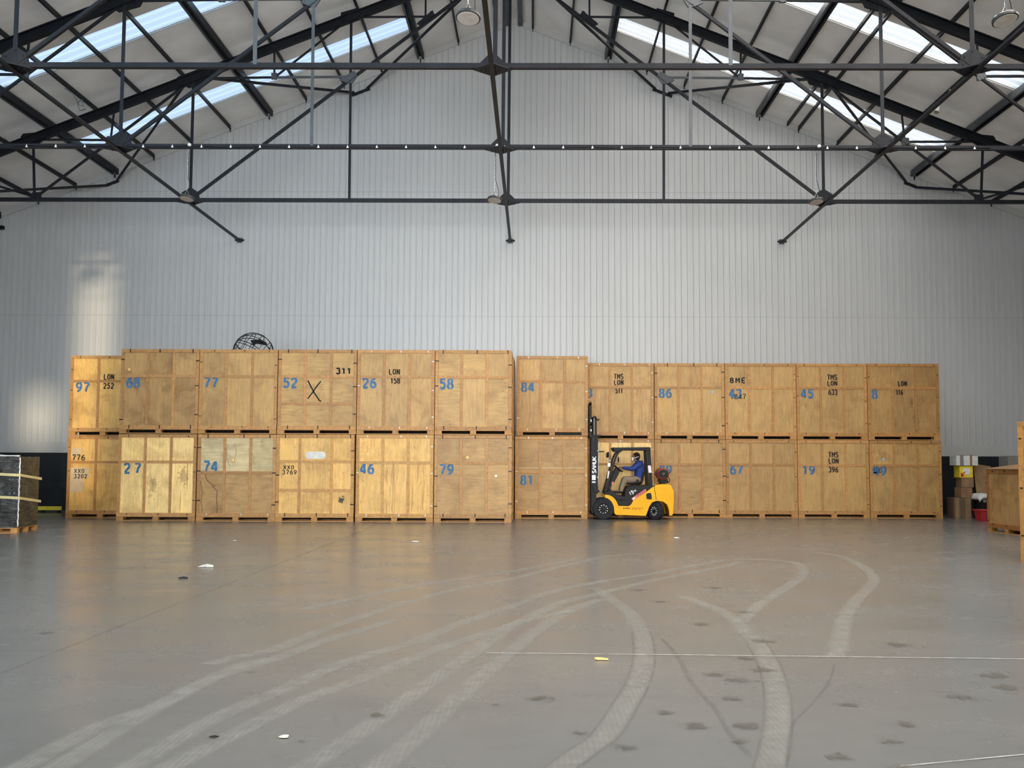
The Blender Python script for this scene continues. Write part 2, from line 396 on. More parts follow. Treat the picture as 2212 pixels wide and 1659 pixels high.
TR = [[(-1.77,8.01),(-1.66,8.25),(-1.4,8.71),(-1.2,9.68),(-.93,10.72),(-.56,11.82),(-.1,12.93),(.51,13.99),(1.19,15.57),(2.03,17.34),(2.75,18.04)],
 [(-1.72,10.95),(-1.17,12.21),(-.72,13.15),(-.17,13.96),(.49,14.94),(1.02,15.91),(1.62,17.11)],
 [(-1.69,5.2),(-1.66,6.35),(-1.58,7.42),(-1.34,8.11),(-1.07,9.06),(-.62,10.26)],
 [(-1.9,4.8),(-1.83,6.08),(-1.65,6.71),(-1.53,7.84),(-1.28,8.26)],
 [(-1.35,4.9),(-1.2,6.25),(-.98,7.06),(-.69,8.13),(-.24,9.08),(.1,10.14),(.57,11.29),(1.12,12.74),(1.78,13.76),(2.52,14.65),(3.42,16.02),(4.01,16.81)],
 [(-1.2,4.9),(-.96,5.94),(-.75,6.8),(-.42,7.61),(0,8.75),(.6,10.01),(1.09,11.49),(1.69,12.54),(2.42,13.79),(3.72,15.68),(4.28,16.63)],
 [(-.5,4.9),(-.26,5.86),(-.1,6.62),(.1,7.62),(.39,8.99),(.6,10.01),(.83,10.46),(1.2,10.96)],
 [(-.1,4.9),(.17,6.17),(.38,7.39),(.63,8.66),(.83,9.61),(1.2,10.96),(1.59,11.9)],
 [(4.2,16.95),(4.7,16.9),(5.0,16.6),(5.07,16.29),(4.9,15.23),(4.54,14.15),(3.87,12.62),(3.34,11.39),(2.9,10.23)],
 [(5.9,18.3),(6.15,17.76),(6.03,16.15),(5.69,14.49),(5.29,13.39),(4.57,11.81),(4.07,10.57),(3.68,9.44),(3.33,8.43)],
 [(2.6,12.2),(2.85,11.02),(2.86,10.08),(2.81,9.05),(2.7,8.13),(2.54,7.22),(2.36,6.44),(2.19,5.81),(2.0,5.2)],
 [(1.6,13.0),(1.73,11.9),(1.84,10.82),(1.84,9.64),(1.74,8.49),(1.59,7.5),(1.4,6.66),(1.23,5.99),(1.06,5.61),(.8,5.0)]]
for i, t in enumerate(TR): strip(t, .2, M['track'], 'tyre_mark', .0012 + .0002 * i)
for t, o in ((TR[10][3:], .09), (TR[10][3:], -.09), (TR[11][3:], .09), (TR[11][3:], -.09)):
    strip([(a + o, b) for a, b in t], .022, M['darktrack'], 'tyre_mark_edge', .0042)
strip([(3.23,8.14),(2.98,7.46),(2.68,6.81),(2.41,6.27),(2.23,5.68),(2.15,5.4)], .025, M['darktrack'], 'skid_mark', .0044)
strip([(1.99,9.27),(2.01,8.39),(1.97,7.43),(2.0,6.73),(1.98,6.1),(2.0,5.6)], .05, M['darktrack'], 'skid_mark', .0046)
strip([(-3.22,5.2),(-3.22,27)], .035, M['darktrack'], 'floor_joint', .004)
strip([(.4,8.52),(1.5,8.5),(5,8.38),(9,8.2)], .03, M['jointm'], 'floor_joint', .0048)
strip([(-9,8.66),(9,8.25)], .02, M['darktrack'], 'floor_joint', .0040)
strip([(2.76,5.42),(3.53,5.65)], .02, M['jointm'], 'floor_joint', .0048)
random.seed(4)
for i, (a, b, r) in enumerate([(1.8,6.23,.16),(2.49,5.6,.13),(2.76,5.38,.12),(2.61,7.9,.2),(2.56,8.36,.12),(2.88,5.9,.11),(3.11,6.29,.14),(4.33,7.73,.2),(4.23,7.33,.2),(3.77,7.04,.17),(2.89,6.79,.12),
  (2.2,7.72,.16),(2.32,7.52,.2),(2.17,6.93,.14),(.85,6.9,.16),(2,5.88,.12),(1.34,5.75,.12),(3.17,13.06,.16),(2.88,9.17,.18),(2.28,11.73,.12),(2.15,12.78,.15),(4.05,9.03,.2),(1.67,6.54,.12),(1.1,6.03,.1),(2.1,6.24,.15),
  (3.09,10.94,.14),(2.5,10.11,.14),(-.18,6.44,.1),(-3.74,9.41,.1),(-1.34,7.71,.05),(-3.6,9.61,.05),(-.52,5.83,.04),(.57,6.73,.05)]):
    blot(a, b, r * 1.1, r, M['stain'], 'floor_stain', .0050 + i * .00005)
# scraps of litter
def scrap(name, x, y, s, mat, label, cat, long=1):
    m = MB(); random.seed(int(x * 100)); n = 9; v = []
    for i in range(n): a = 2*PI*i/n; r = s * random.uniform(.5, 1); v.append((math.cos(a)*r*long, math.sin(a)*r))
    v2 = [(a, b, random.uniform(.0, s*.35) + .001) for a, b in v] ; c = (0, 0, s*.45)
    m.add([(a, b, 0) for a, b in v] + v2 + [c], [(i, (i+1) % n, n+(i+1) % n, n+i) for i in range(n)] + [(n+i, n+(i+1) % n, 2*n) for i in range(n)] + [tuple(range(n))[::-1]])
    o = m.build(name, mat, loc=(x, y, .006)); return tag(o, label, cat)
scrap('paper_scrap', -4.18, 15.32, .10, M['paper'], 'crumpled cream paper scrap on the floor in front of the crate marked 77', 'litter', 1.6)
scrap('paper_scrap', -.64, 5.91, .028, M['paper'], 'tiny white paper scrap on the near floor, bottom left of centre', 'litter', 1.2)
scrap('paper_scrap', -5.29, 20.41, .035, M['paper'], 'small white scrap on the floor before the crate marked XXO 3769', 'litter', 1.6)
scrap('paper_scrap', -1.59, 20.32, .05, M['paper'], 'thin white scrap on the floor before the crate marked 79', 'litter', 2.2)
scrap('wood_sliver', 1.36, 8.26, .035, M['sticker'], 'orange wood sliver lying just behind the long pale floor joint', 'litter', 2.2)
scrap('wood_chip', 3.88, 21.65, .055, M['paper'], 'pale chip of wood on the floor in front of the forklift', 'litter', 1.6)
scrap('dark_scrap', -1.05, 5.9, .02, M['black'], 'small black scrap on the near floor left of the white paper scrap', 'litter', 1.6)
scrap('dark_scrap', -4.01, 13.8, .05, M['black'], 'small dark scrap on the floor nearer than the crumpled cream paper', 'litter', 1.8)

# ------------------------------------------------------------------ roof trusses
ZC = 9.03
def zraf(x): return 16.19 - .396 * abs(x)
DOWN = {0: 'dark steel roof truss directly above the nearest hanging lamps', 1: 'dark steel roof truss whose bottom beam is highest in the picture', 2: 'dark steel roof truss with small white triangular clips along its beam', 3: 'dark steel roof truss farthest away, nearest the white gable wall'}
for ti, Y in enumerate((13.45, 18.25, 23.05, 27.86)):
    R_ = empty('roof_truss', (0, Y, 0), DOWN[ti], 'roof truss', 'roof trusses')
    def part(name, fn, mat=M['steel'], parent=None, label=None):
        m = MB(); fn(m); return m.build(name, mat, parent or R_, label)
    part('bottom_chord', lambda m: (m.beam((-19.2, 0, ZC), (19.2, 0, ZC), .105, .06), m.beam((-19.2, 0, ZC + .04), (19.2, 0, ZC + .04), .03, .08)))
    for s in (-1, 1):
        part('rafter', lambda m: m.ibeam((0, 0, zraf(0)), (s * 19.3, 0, zraf(19.3)), .15, .25, t=.03), M['rafter'])
        def P(x, z): return (s * x, 0, z)
        G1, G2, G3 = P(13.55, 10.80), P(9, 12.60), P(4.5, 14.42)
        J1, J2, J3, J4 = P(11.33, 10.79), P(6.68, 12.64), P(4.5, 12.66), P(2.36, 14.44)
        Lc = P(9, ZC + .05); S1 = P(13.45, ZC + .08)
        part('diagonal_tie', lambda m: m.angle(Lc, P(.1, 16.0), .08, .09), M['steel'])
        part('hanger', lambda m: m.angle(G2, P(9, ZC), .085, .07))
        part('hanger', lambda m: m.angle(G3, P(4.47, ZC), .075, .06), M['steel_grey'] if ti != 3 else M['steel'])
        part('strut', lambda m: m.angle(G1, S1, .075, .07))
        part('strut', lambda m: m.angle(S1, G2, .07, .07))
        part('strut', lambda m: m.angle(G1, J1, .06, .06))
        part('strut', lambda m: m.angle(P(11.25, zraf(11.25)), J1, .06, .06))
        part('strut', lambda m: m.angle(G2, J2, .06, .06))
        part('strut', lambda m: m.angle(J2, J3, .06, .06), M['steel_grey'])
        part('strut', lambda m: m.angle(P(6.7, zraf(6.7)), J2, .06, .06))
        part('strut', lambda m: m.angle(G3, J2, .055, .055))
        part('strut', lambda m: m.angle(G3, J4, .055, .055))
        part('strut', lambda m: m.angle(P(2.36, zraf(2.36)), J4, .055, .055))
        part('strut', lambda m: m.angle(P(13.45, ZC + .1), P(15.9, 9.85), .06, .06))
        part('strut', lambda m: m.angle(P(15.9, zraf(15.9)), P(15.9, ZC), .06, .06))
        def gp(c, pts, t=.012):
            return lambda m: (m.prism([(c[0] + s * a, c[2] + b) for a, b in pts], -t - .02, t + .02),
                              [m.cyl((c[0] + s * a * .7, -.05, c[2] + b * .7), (c[0] + s * a * .7, .05, c[2] + b * .7), .015, n=6) for a, b in pts])
        part('gusset_plate', gp(P(9, 12.66), [(-.55, .22), (-.35, -.2), (.15, -.34), (.42, -.2), (.52, -.22 + .12), (.45, -.02), (-.45, .33)]), M['rafter'])
        part('gusset_plate', gp(P(4.5, 14.44), [(-.26, .12), (-.2, -.1), (0, -.2), (.14, -.2), (.3, -.06), (.3, .1), (-.2, .25)]), M['rafter'])
        part('gusset_plate', gp(P(13.5, 10.84), [(-.42, .2), (-.3, -.02), (0, -.22), (.2, -.2), (.42, .02), (.35, .12)]), M['rafter'])
        part('gusset_plate', gp(P(4.5, 12.66), [(-.12, .17), (.2, -.02), (.3, -.1), (.08, -.2), (-.06, -.2), (-.2, .02)]), M['steel_grey'])
        part('gusset_plate', gp(P(2.36, 14.42), [(-.2, .2), (.25, -.2), (.12, -.26), (-.26, .08)]))
        part('gusset_plate', gp(P(6.68, 12.64), [(-.07, .12), (.09, .12), (.09, -.06), (-.07, -.06)]), M['steel_grey'])
        part('gusset_plate', gp(P(11.33, 10.79), [(-.1, .12), (.12, .1), (.14, -.06), (-.06, -.12)]), M['steel_grey'])
        part('gusset_plate', gp(P(13.4, ZC + .1), [(-.12, .13), (.12, .13), (.12, -.1), (-.12, -.1)]))
        part('gusset_plate', gp(P(9, ZC + .12), [(-.26, -.1), (.26, -.1), (.26, .1), (0, .27), (-.22, .12)]))
        def nodep(m, cx=s * 9):
            m.add([(cx + a, b, ZC - .05) for a, b in ((-.36, 0), (0, -.3), (.36, 0), (0, .3))] + [(cx + a, b, ZC - .035) for a, b in ((-.36, 0), (0, -.3), (.36, 0), (0, .3))],
                  [(0, 3, 2, 1), (4, 5, 6, 7), (0, 1, 5, 4), (1, 2, 6, 5), (2, 3, 7, 6), (3, 0, 4, 7)])
            for i in range(5):
                for b in (-.05, .05): m.cyl((cx - .2 + .1 * i, b, ZC - .075), (cx - .2 + .1 * i, b, ZC - .03), .016, n=6)
        part('node_plate', nodep)
    part('hanger', lambda m: m.angle((.08, 0, 16.1), (.05, 0, ZC), .085, .07))
    part('gusset_plate', lambda m: m.prism([(-.34, ZC - .03), (.34, ZC - .03), (.06, ZC + .25), (-.06, ZC + .25)], -.03, .03))
    def nodec(m):
        m.add([(a, b, ZC - .05) for a, b in ((-.38, 0), (0, -.33), (.38, 0), (0, .33))] + [(a, b, ZC - .035) for a, b in ((-.38, 0), (0, -.33), (.38, 0), (0, .33))],
              [(0, 3, 2, 1), (4, 5, 6, 7), (0, 1, 5, 4), (1, 2, 6, 5), (2, 3, 7, 6), (3, 0, 4, 7)])
        for i in range(6):
            for b in (-.06, .06): m.cyl((-.22 + .088 * i, b, ZC - .075), (-.22 + .088 * i, b, ZC - .03), .016, n=6)
    part('node_plate', nodec)
    part('gusset_plate', lambda m: m.prism([(-.5, 15.95), (.5, 15.95), (.3, 16.25), (-.3, 16.25)], -.03, .03))
    if ti == 2:
        for i in range(33):
            xx = -11.2 + .69 * i + (.25 if i > 15 else 0)
            part('cable_clip', lambda m: m.prism([(xx - .028, ZC - .025), (xx + .028, ZC - .025), (xx, ZC + .045)], -.075, -.055), M['label'], label='small white triangular clip')
        part('cable', lambda m: m.tube([(-11.5 + .5 * i, -.065, ZC + .012 * math.sin(i * 1.7)) for i in range(47)], .009), M['black'])
# ties running the length of the hall
for x, nm in ((-9, 'left'), (0, 'middle'), (9, 'right')):
    t = empty('longitudinal_tie', (x, YW, ZC), 'dark steel tie running lengthwise under the trusses, %s one of three' % nm, 'tie bar', 'ties running lengthwise under the trusses')
    MB().angle((0, -24, -.10), (0, -.03, -.06), .09, .08).build('bar', M['steel'], t)
    MB().box(-.15, .15, -.10, -.045, -.09, -.035).build('end_plate', M['steel'], t)
    MB().box(-.09, .09, -.05, -.02, -.14, .02).build('wall_bracket', M['steel_grey'], t)
# purlins
small = [.62, 1.88, 4.45, 5.70, 6.97, 9.5, 10.78, 12.03, 14.6, 15.85, 17.1, 18.3]; big = [3.15, 8.2, 13.32]
ordn = ['first', 'second', 'third', 'fourth', 'fifth', 'sixth', 'seventh', 'eighth', 'ninth', 'tenth', 'eleventh', 'twelfth']
for s, side in ((-1, 'left'), (1, 'right')):
    for i, x in enumerate(small):
        X = APX + s * x; z0 = zr(X) - .08; m = MB()
        m.angle((X, 8, z0), (X, YW - .045, z0), .065, .13, t=.016); m.box(X - .012, X + .012, YW - .10, YW - .045, z0 - .16, z0 - .05)
        tag(m.build('roof_purlin', M['steel']), 'slender dark purlin under the %s roof slope, %s slender one from ridge' % (side, ordn[i]), 'purlin', 'slender roof purlins')
    for i, x in enumerate(big):
        X = APX + s * x; z0 = zr(X) - .115
        p = empty('main_purlin', (X, YW, z0), 'wide dark purlin under the %s roof slope, %s wide one from the ridge' % (side, ordn[i]), 'purlin', 'wide roof purlins')
        MB().box(-.115, -.05, 8 - YW, -.045, -.10, .09).build('rail', M['steel_grey'], p)
        MB().box(.05, .115, 8 - YW, -.045, -.10, .09).build('rail', M['steel'], p)
        MB().box(-.05, .05, 8 - YW, -.045, .0, .06).build('web', M['steel'], p)
        MB().box(-.012, .012, -.12, -.045, -.22, -.09).build('end_cleat', M['steel'], p)
m = MB(); X = APX + 9.13; z0 = zr(X) - .08; m.angle((X, 8, z0), (X, YW - .045, z0), .065, .13, t=.016)
tag(m.build('roof_purlin', M['steel']), 'extra slender purlin set close beside another under the right roof slope', 'purlin', 'slender roof purlins')
for X, nm in ((-.12, 'left'), (.30, 'right')):
    m = MB(); m.box(X - .08, X + .08, 8, YW - .045, zr(APX) - .30, zr(APX) - .10)
    tag(m.build('ridge_beam', M['steel_grey']), 'grey steel beam along the ridge of the roof, the %s of the pair' % nm, 'ridge beam', 'pair of ridge beams')
# zig-zag wind bracing between the last truss and the gable
for s, side in ((-1, 'left'), (1, 'right')):
    pts = [((.5, 27.9, 15.85), (4.85, YW - .1, 14.12)), ((5.25, YW - .1, 13.98), (8.7, 27.95, 12.66)), ((9.35, 27.95, 12.4), (13.15, YW - .1, 10.98)), ((13.45, YW - .1, 10.80), (18.6, 27.95, 8.98 + .1))]
    des = ['from the ridge down to the gable wall', 'from gable wall to middle of last truss', 'from middle of last truss down to gable wall', 'from gable wall to foot of last truss']
    for (a, b), d in zip(pts, des):
        m = MB(); m.angle((s * a[0], a[1], a[2]), (s * b[0], b[1], b[2]), .08, .08)
        tag(m.build('wind_brace', M['steel']), 'dark wind brace, %s half of roof, %s' % (side, d), 'brace', 'roof wind braces')
    for xa, xb in ((4.75, 5.4), (13.1, 13.5)):
        m = MB(); m.beam((s * xa, YW - .03, zr(APX + s * xa) - (.60 if xa < 9 else .50)), (s * xb, YW - .03, zr(APX + s * xb) - (.60 if xa < 9 else .50)), .05, .09)
        tag(m.build('brace_bracket', M['steel']), 'dark bracket on gable wall where roof braces meet, %s side, %s' % (side, 'near the ridge' if xa < 9 else 'low on the slope'), 'bracket')
m = MB(); m.box(-17.35, -16.87, YW - .16, YW - .02, 9.30, 9.42); m.box(-17.3, -17.2, YW - .1, YW - .03, 9.2, 9.3)
tag(m.build('wall_bracket', M['black']), 'short black steel bracket on the gable wall at the far left edge', 'bracket')
# lamps
M['diff'] = simple('lamp_diffuser', (.42, .38, .34), .5, 0, .12, 12)
M['rim'] = simple('lamp_rim', (.05, .05, .052), .3, .3)
def lamp(x, Y, z, label, tilt):
    t = empty('highbay_lamp', (x, Y, z), label, 'hanging lamp', 'round high bay lamps'); 
    MB().lathe([(.12, .05), (.165, .045), (.175, .03), (.175, -.005), (.16, -.012)], (0, 0, 0)).build('housing', M['rim'], t).rotation_euler = tilt
    MB().lathe([(.155, -.013), (.152, -.017), (.02, -.019)], (0, 0, 0)).build('diffuser', M['diff'], t).rotation_euler = tilt
    H = ZC - z
    MB().tube([(-.06, 0, .05), (0, 0, .22), (.06, 0, .05)], .006).build('hook', M['chrome'], t)
    MB().tube([(0, 0, .2)] + [(.004 * (-1) ** i, 0, .2 + (H - .225) * i / 24) for i in range(1, 25)], .006, 5).build('chain', M['chrome'], t)
    MB().tube([(.1, 0, .05), (.09, .02, .25), (.02, .02, .5), (.02, .0, H - .1)], .007, 5).build('cable', M['black'], t)
    MB().ball((.06, -.09, H + .03), .045, .045, .04).build('ceiling_rose', M['label'], t, smooth=True)
lamp(-.13, 13.45, 7.78, 'round flat high bay lamp hanging at the top centre, nearest and largest', (-.19, .05, 0))
lamp(7.32, 13.45, 7.76, 'round flat high bay lamp hanging at the top right corner', (-.19, -.1, 0))
lamp(-7.4, 23.05, 7.80, 'round flat lamp hanging low on the left, seen against the ribbed wall', (-.19, .1, 0))
lamp(-.14, 23.05, 7.78, 'round flat lamp hanging low in the middle, below the central truss joint', (-.19, .08, 0))
lamp(7.42, 23.05, 7.76, 'round flat lamp hanging low on the right, seen against the ribbed wall', (-.19, -.08, 0))
m = MB(); m.tube([(-10.3, 22.9, 10.4), (-10.12, 22.9, 10.28), (-10.02, 22.9, 10.13), (-9.95, 22.9, 10.0), (-9.85, 22.9, 9.95), (-9.88, 22.9, 10.12), (-10.0, 22.9, 10.05), (-9.93, 22.9, 9.86), (-9.8, 22.9, 9.9)], .012)
tag(m.build('loose_cable', M['steel_grey']), 'loop of loose grey cable dangling below the left roof slope', 'cable')
m = MB(); m.cyl((10.28, 22.95, 10.0), (10.22, 22.9, 9.86), .05, .06); m.tube([(10.28, 23.0, 10.05), (10.35, 23.0, 10.18), (10.5, 23, 10.25), (10.6, 23, 10.45)], .012)
tag(m.build('floodlight', M['greyplastic']), 'small dusty floodlight on a short cable below the right roof slope', 'lamp')

# ------------------------------------------------------------------ stencil lettering
def arc(cx, cy, rx, ry, a0, a1, n=9):
    return [(cx + rx*math.cos(math.radians(a0+(a1-a0)*i/n)), cy + ry*math.sin(math.radians(a0+(a1-a0)*i/n))) for i in range(n+1)]
GL = {
 '0': [arc(.5,.5,.4,.5,100,260), arc(.5,.5,.4,.5,80,-80)], 'O': [arc(.5,.5,.4,.5,100,260), arc(.5,.5,.4,.5,80,-80)],
 '1': [[(.2,.78),(.52,.98)], [(.55,1),(.55,0)]],
 '2': [arc(.48,.70,.38,.30,165,-20)+[(.42,.28),(.14,.06)], [(.1,0),(.92,0)]],
 '3': [arc(.45,.75,.37,.25,155,-75), arc(.45,.27,.41,.27,75,-155)],
 '4': [[(.62,1),(.06,.32)], [(.0,.27),(.98,.27)], [(.72,1),(.72,.40)], [(.72,.16),(.72,0)]],
 '5': [[(.9,1),(.26,1),(.16,.56)], arc(.46,.33,.41,.33,130,-150)],
 '6': [arc(.52,.30,.38,.30,85,-85), arc(.52,.30,.38,.30,95,265), [(.82,.98),(.4,.85),(.16,.55),(.13,.36)]],
 '7': [[(.05,1),(.95,1)], [(.93,.9),(.55,.45),(.42,0)]],
 '8': [arc(.5,.77,.32,.23,80,-80), arc(.5,.77,.32,.23,100,260), arc(.5,.26,.40,.26,80,-80), arc(.5,.26,.40,.26,100,260)],
 '9': [arc(.48,.70,.38,.30,85,-85), arc(.48,.70,.38,.30,95,265), [(.18,.02),(.6,.15),(.84,.45),(.87,.64)]],
 'L': [[(.2,1),(.2,.08)], [(.2,0),(.9,0)]], 'N': [[(.12,0),(.12,1)], [(.22,.95),(.8,.05)], [(.88,1),(.88,0)]],
 'T': [[(.02,1),(.42,1)], [(.58,1),(.98,1)], [(.5,.95),(.5,0)]], 'M': [[(.08,0),(.08,1)], [(.2,.9),(.5,.35),(.8,.9)], [(.92,1),(.92,0)]],
 'S': [arc(.5,.76,.38,.24,20,190)+arc(.5,.25,.38,.25,90,-150)], 'B': [[(.15,0),(.15,1)], arc(.3,.76,.5,.24,85,-85), arc(.3,.26,.56,.26,85,-85)],
 'E': [[(.15,0),(.15,1)], [(.28,1),(.9,1)], [(.28,.5),(.8,.5)], [(.28,0),(.9,0)]], 'X': [[(.08,1),(.42,.55)], [(.92,1),(.58,.55)], [(.45,.5),(.08,0)], [(.55,.5),(.92,0)]],
 'P': [[(.15,0),(.15,1)], arc(.3,.74,.52,.26,85,-85)], 'U': [[(.12,1)]+arc(.5,.3,.38,.3,180,360)+[(.88,1)]],
 'Q': [arc(.5,.5,.4,.5,100,260), arc(.5,.5,.4,.5,80,-80), [(.6,.2),(.95,-.05)]], 'D': [[(.15,0),(.15,1)], arc(.3,.5,.55,.5,85,-85)],
 'A': [[(.02,0),(.45,1)], [(.55,1),(.98,0)]], 'K': [[(.12,0),(.12,1)], [(.9,1),(.3,.5),(.92,0)]], ' ': [],
 '%': [[(.1,.9),(.35,.7)], [(.9,1),(.1,0)], [(.6,.3),(.9,.1)]], 'I': [[(.5,0),(.5,1)]], 'Y': [[(.1,1),(.5,.5),(.9,1)], [(.5,.45),(.5,0)]],
}
def lettering(m, text, x, z, w, h, gap, th, y=0, vert=False):
    """flat strokes in the x,z plane at depth y, first letter's lower left corner at x,z"""
    k = 0
    for i, ch in enumerate(text):
        for st in GL.get(ch, []):
            k += 1; yk = y - .00025 * (k % 5)
            pts = [((a * w + i * (w + gap)), b * h) for a, b in st]
            if vert: pts = [(-b, a) for a, b in pts]
            pts = [Vector((x + a, z + b)) for a, b in pts]; L = []; R2 = []
            for j, p in enumerate(pts):
                d = (pts[min(j+1, len(pts)-1)] - pts[max(j-1, 0)]).normalized(); q = Vector((-d.y, d.x)) * th / 2
                L.append(p + q); R2.append(p - q)
            n = len(pts); v = [(a.x, yk, a.y) for a in L] + [(a.x, yk, a.y) for a in R2]
            m.add(v, [(j, j+1, n+j+1, n+j) for j in range(n-1)])
    return m

# ------------------------------------------------------------------ crates
M['under'] = simple('painted_opening_shade', (.012, .008, .006), .9); M['scuff'] = simple('scuffed_plywood', lin(188, 166, 138), .7, 0, .10, 5); M['cream'] = simple('cream_strip', lin(222, 200, 160), .6)
C_PL = {'a': lin(204, 166, 114), 'b': lin(182, 146, 98), 'c': lin(246, 210, 150), 'd': lin(174, 138, 93), 'e': lin(222, 178, 112), 'h': lin(166, 130, 84), 'g': lin(204, 186, 152), 'w': lin(196, 178, 144)}
FR = lin(180, 134, 88); FR2 = lin(196, 148, 92)
def crate(label, Y, x0, x1, z0, z1, pc='a', mats='ply', studs=(.345, .675), rails=(.68,), marks=(), clips='mixed', D=1.5, rz=0, seed=0, fcol=FR, extra=None, panelcol=None, name='storage_crate', base=True):
    random.seed(seed * 13 + 5)
    W = x1 - x0; H = z1 - z0
    t = empty(name, ((x0 + x1) / 2, Y, z0), label, 'storage crate', 'plywood storage crates', rz)
    h = W / 2; bz = .13 if base else 0; F = .026; pw = .085; zb = bz
    def jit(c, a=.07):
        q = random.uniform(1 - a * 1.3, 1 + a * 1.3); e = random.uniform(-.03, .03); return (c[0] * q, c[1] * q * (1 + e * .4), c[2] * q * (1 + e * 2))
    MB().box(-h + .012, h - .012, F + .008, D - F, zb, H - .012).build('carcass', M['ply'], t, color=C_PL[pc])
    zl = [zb + .09] + [H * r for r in sorted(rails)] + [H - .075]
    xl = [-h + pw - .01] + [-h + W * s for s in studs] + [h - pw + .01]
    mm = mats if isinstance(mats, (list, tuple)) else [mats]
    n = 0
    for i in range(len(xl) - 1):
        for j in range(len(zl) - 1):
            key = mm[n % len(mm)]; pcx = (panelcol[n % len(panelcol)] if panelcol else pc); n += 1
            a, b = xl[i] - (0 if i == 0 else .01), xl[i+1] + (0 if i == len(xl) - 2 else .01)
            o = MB().box(-(b-a)/2, (b-a)/2, 0, .010, 0, zl[j+1] - zl[j]).build('plywood_panel', M[key], t, color=jit(C_PL[pcx]), loc=((a+b)/2, F - .002, zl[j]))
    fr = lambda: jit(fcol, .10)
    MB().box(-h, h, 0, F + .01, H - .085, H).build('top_rail', M['pine'], t, color=fr(), bevel=.003)
    MB().box(-h, h, -.004, F + .01, zb - .01, zb + .09).build('bottom_rail', M['pine'], t, color=fr(), bevel=.003)
    for s in (-1, 1): MB().box(min(s*h, s*(h-pw)), max(s*h, s*(h-pw)), .002, F + .01, zb + .09, H - .085).build('corner_post', M['pine'], t, color=fr(), bevel=.003)
    for s in studs:
        xx = -h + W * s; MB().box(xx - .036, xx + .036, .004, F + .01, zb + .09, H - .085).build('stud', M['pine'], t, color=fr(), bevel=.003)
    for r in rails:
        m = MB()
        for i in range(len(xl) - 1): m.box(xl[i] + (.0 if i == 0 else .036), xl[i+1] - (.0 if i == len(xl) - 2 else .036), .007, F + .01, H*r - .036, H*r + .036)
        m.build('cross_rail', M['pine'], t, color=fr())
    for s in (-1, 1):
        m = MB(); q = lambda a: sorted((s * (h - .012), s * (h - .012 + a)))
        for (ya, yb, za, zc) in ((F+.01, .10, zb, H-.085), (D-.09, D, zb, H-.085), (D/2-.04, D/2+.04, zb+.09, H-.085), (F+.01, D, H-.085, H), (F+.01, D, zb, zb+.09), (.1, D-.09, H*.66, H*.66+.075)):
            a, b = q(.012); m.box(a, b, ya, yb, za, zc)
        m.build('side_frame', M['pine'], t, color=fr())
    if base:
        m = MB(); bw = .19
        for yy in (0, D/2 - .075, D - .15):
            for a, b in ((-h, -h + bw), (-bw*.42, bw*.42), (h - bw, h)): m.box(a, b, yy, yy + .15, .022, .108)
            m.box(-h, h, yy, yy + .13, 0, .022)
        m.box(-h, h, 0, D, .106, .13)
        MB().box(-h + .02, h - .02, D * .42, D * .42 + .02, .024, .105).build('painted_opening_shade', M['under'], t)  # near-black board paints in the shade inside the pallet openings
        m.build('pallet_base', M['pine'], t, color=jit(lin(178, 130, 78), .1))
    # fixing clips
    kinds = {'black': ('b', 'b', 'b'), 'white': ('w', 'w', 'w'), 'mixed': ('b', 'w', 'b'), 'small': ('s', 's', 's')}[clips]
    def clip(x, z, hor, k):
        if k == 'b': a, b, mt = .012, .050, M['clipb']
        elif k == 'w': a, b, mt = .011, .028, M['clipw']
        else: a, b, mt = .009, .022, M['clipb']
        if hor: a, b = b, a
        MB().box(x - a, x + a, -.010, .002, z - b, z + b).build('clip', mt, t, 'black steel clip' if k != 'w' else 'bright metal clip')
    for i, xx in enumerate((-.36, .04, .40)):
        j = random.uniform(-.05, .05)
        clip(W * (xx + j), H - .045, False, kinds[0]); clip(W * (xx + j * .6), zb + .055, False, kinds[1])
    for zz in (.2, .55, .85):
        clip(h - .045, H * (zz + random.uniform(-.04, .04)), True, kinds[2])
        if random.random() < .6: clip(-h + .045, H * (zz + random.uniform(-.04, .04)), True, kinds[2])
    yy = F - .0045
    for mk in marks:
        kind = mk[0]
        if kind == 'num':      # big blue stencilled number; x,z of left/bottom
            _, s, x, z = mk[:4]; hh = .255; ww = .165
            o = lettering(MB(), s, -h + x, z, ww, hh, .045, .062, yy - .0026).build('stencilled_number', M['blue_ink'], t, 'blue stencilled number %s' % s)
        elif kind == 'txt':
            _, s, x, z, ww, hh, g, th = mk[:8]; mt = M[mk[8]] if len(mk) > 8 else M['black_ink']
            lettering(MB(), s, -h + x, z, ww, hh, g, th, yy - .0022).build('stencilled_text', mt, t, 'stencilled marking %s' % s)
        elif kind == 'dot':
            _, x, z, a, mt, rot = mk
            c, sn = math.cos(rot), math.sin(rot)
            v = [(-h + x + a*(p*c - q*sn), yy - .001, z + a*(p*sn + q*c)) for p, q in ((-1,-1),(1,-1),(1,1),(-1,1))]
            MB().add(v, [(0,1,2,3)]).build('sticker', M[mt], t, 'small square sticker')
        elif kind == 'blot':
            _, x, z, rx, rz_, mt, nm = mk
            m = MB(); m.uv = [(0,0),(1,0),(1,1),(0,1)]; m.v = [(-h+x-rx, yy-.0012, z-rz_), (-h+x+rx, yy-.0012, z-rz_), (-h+x+rx, yy-.0012, z+rz_), (-h+x-rx, yy-.0012, z+rz_)]; m.f = [(0,1,2,3)]
            m.build(nm, M[mt], t)
        elif kind == 'rect':
            _, xa, za, xb, zb_, mt, nm = mk
            MB().add([(-h+xa, yy-.0012, za), (-h+xb, yy-.0012, za), (-h+xb, yy-.0012, zb_), (-h+xa, yy-.0012, zb_)], [(0,1,2,3)]).build(nm, M[mt], t, 'pale grey scuffed patch')
        elif kind == 'pill':
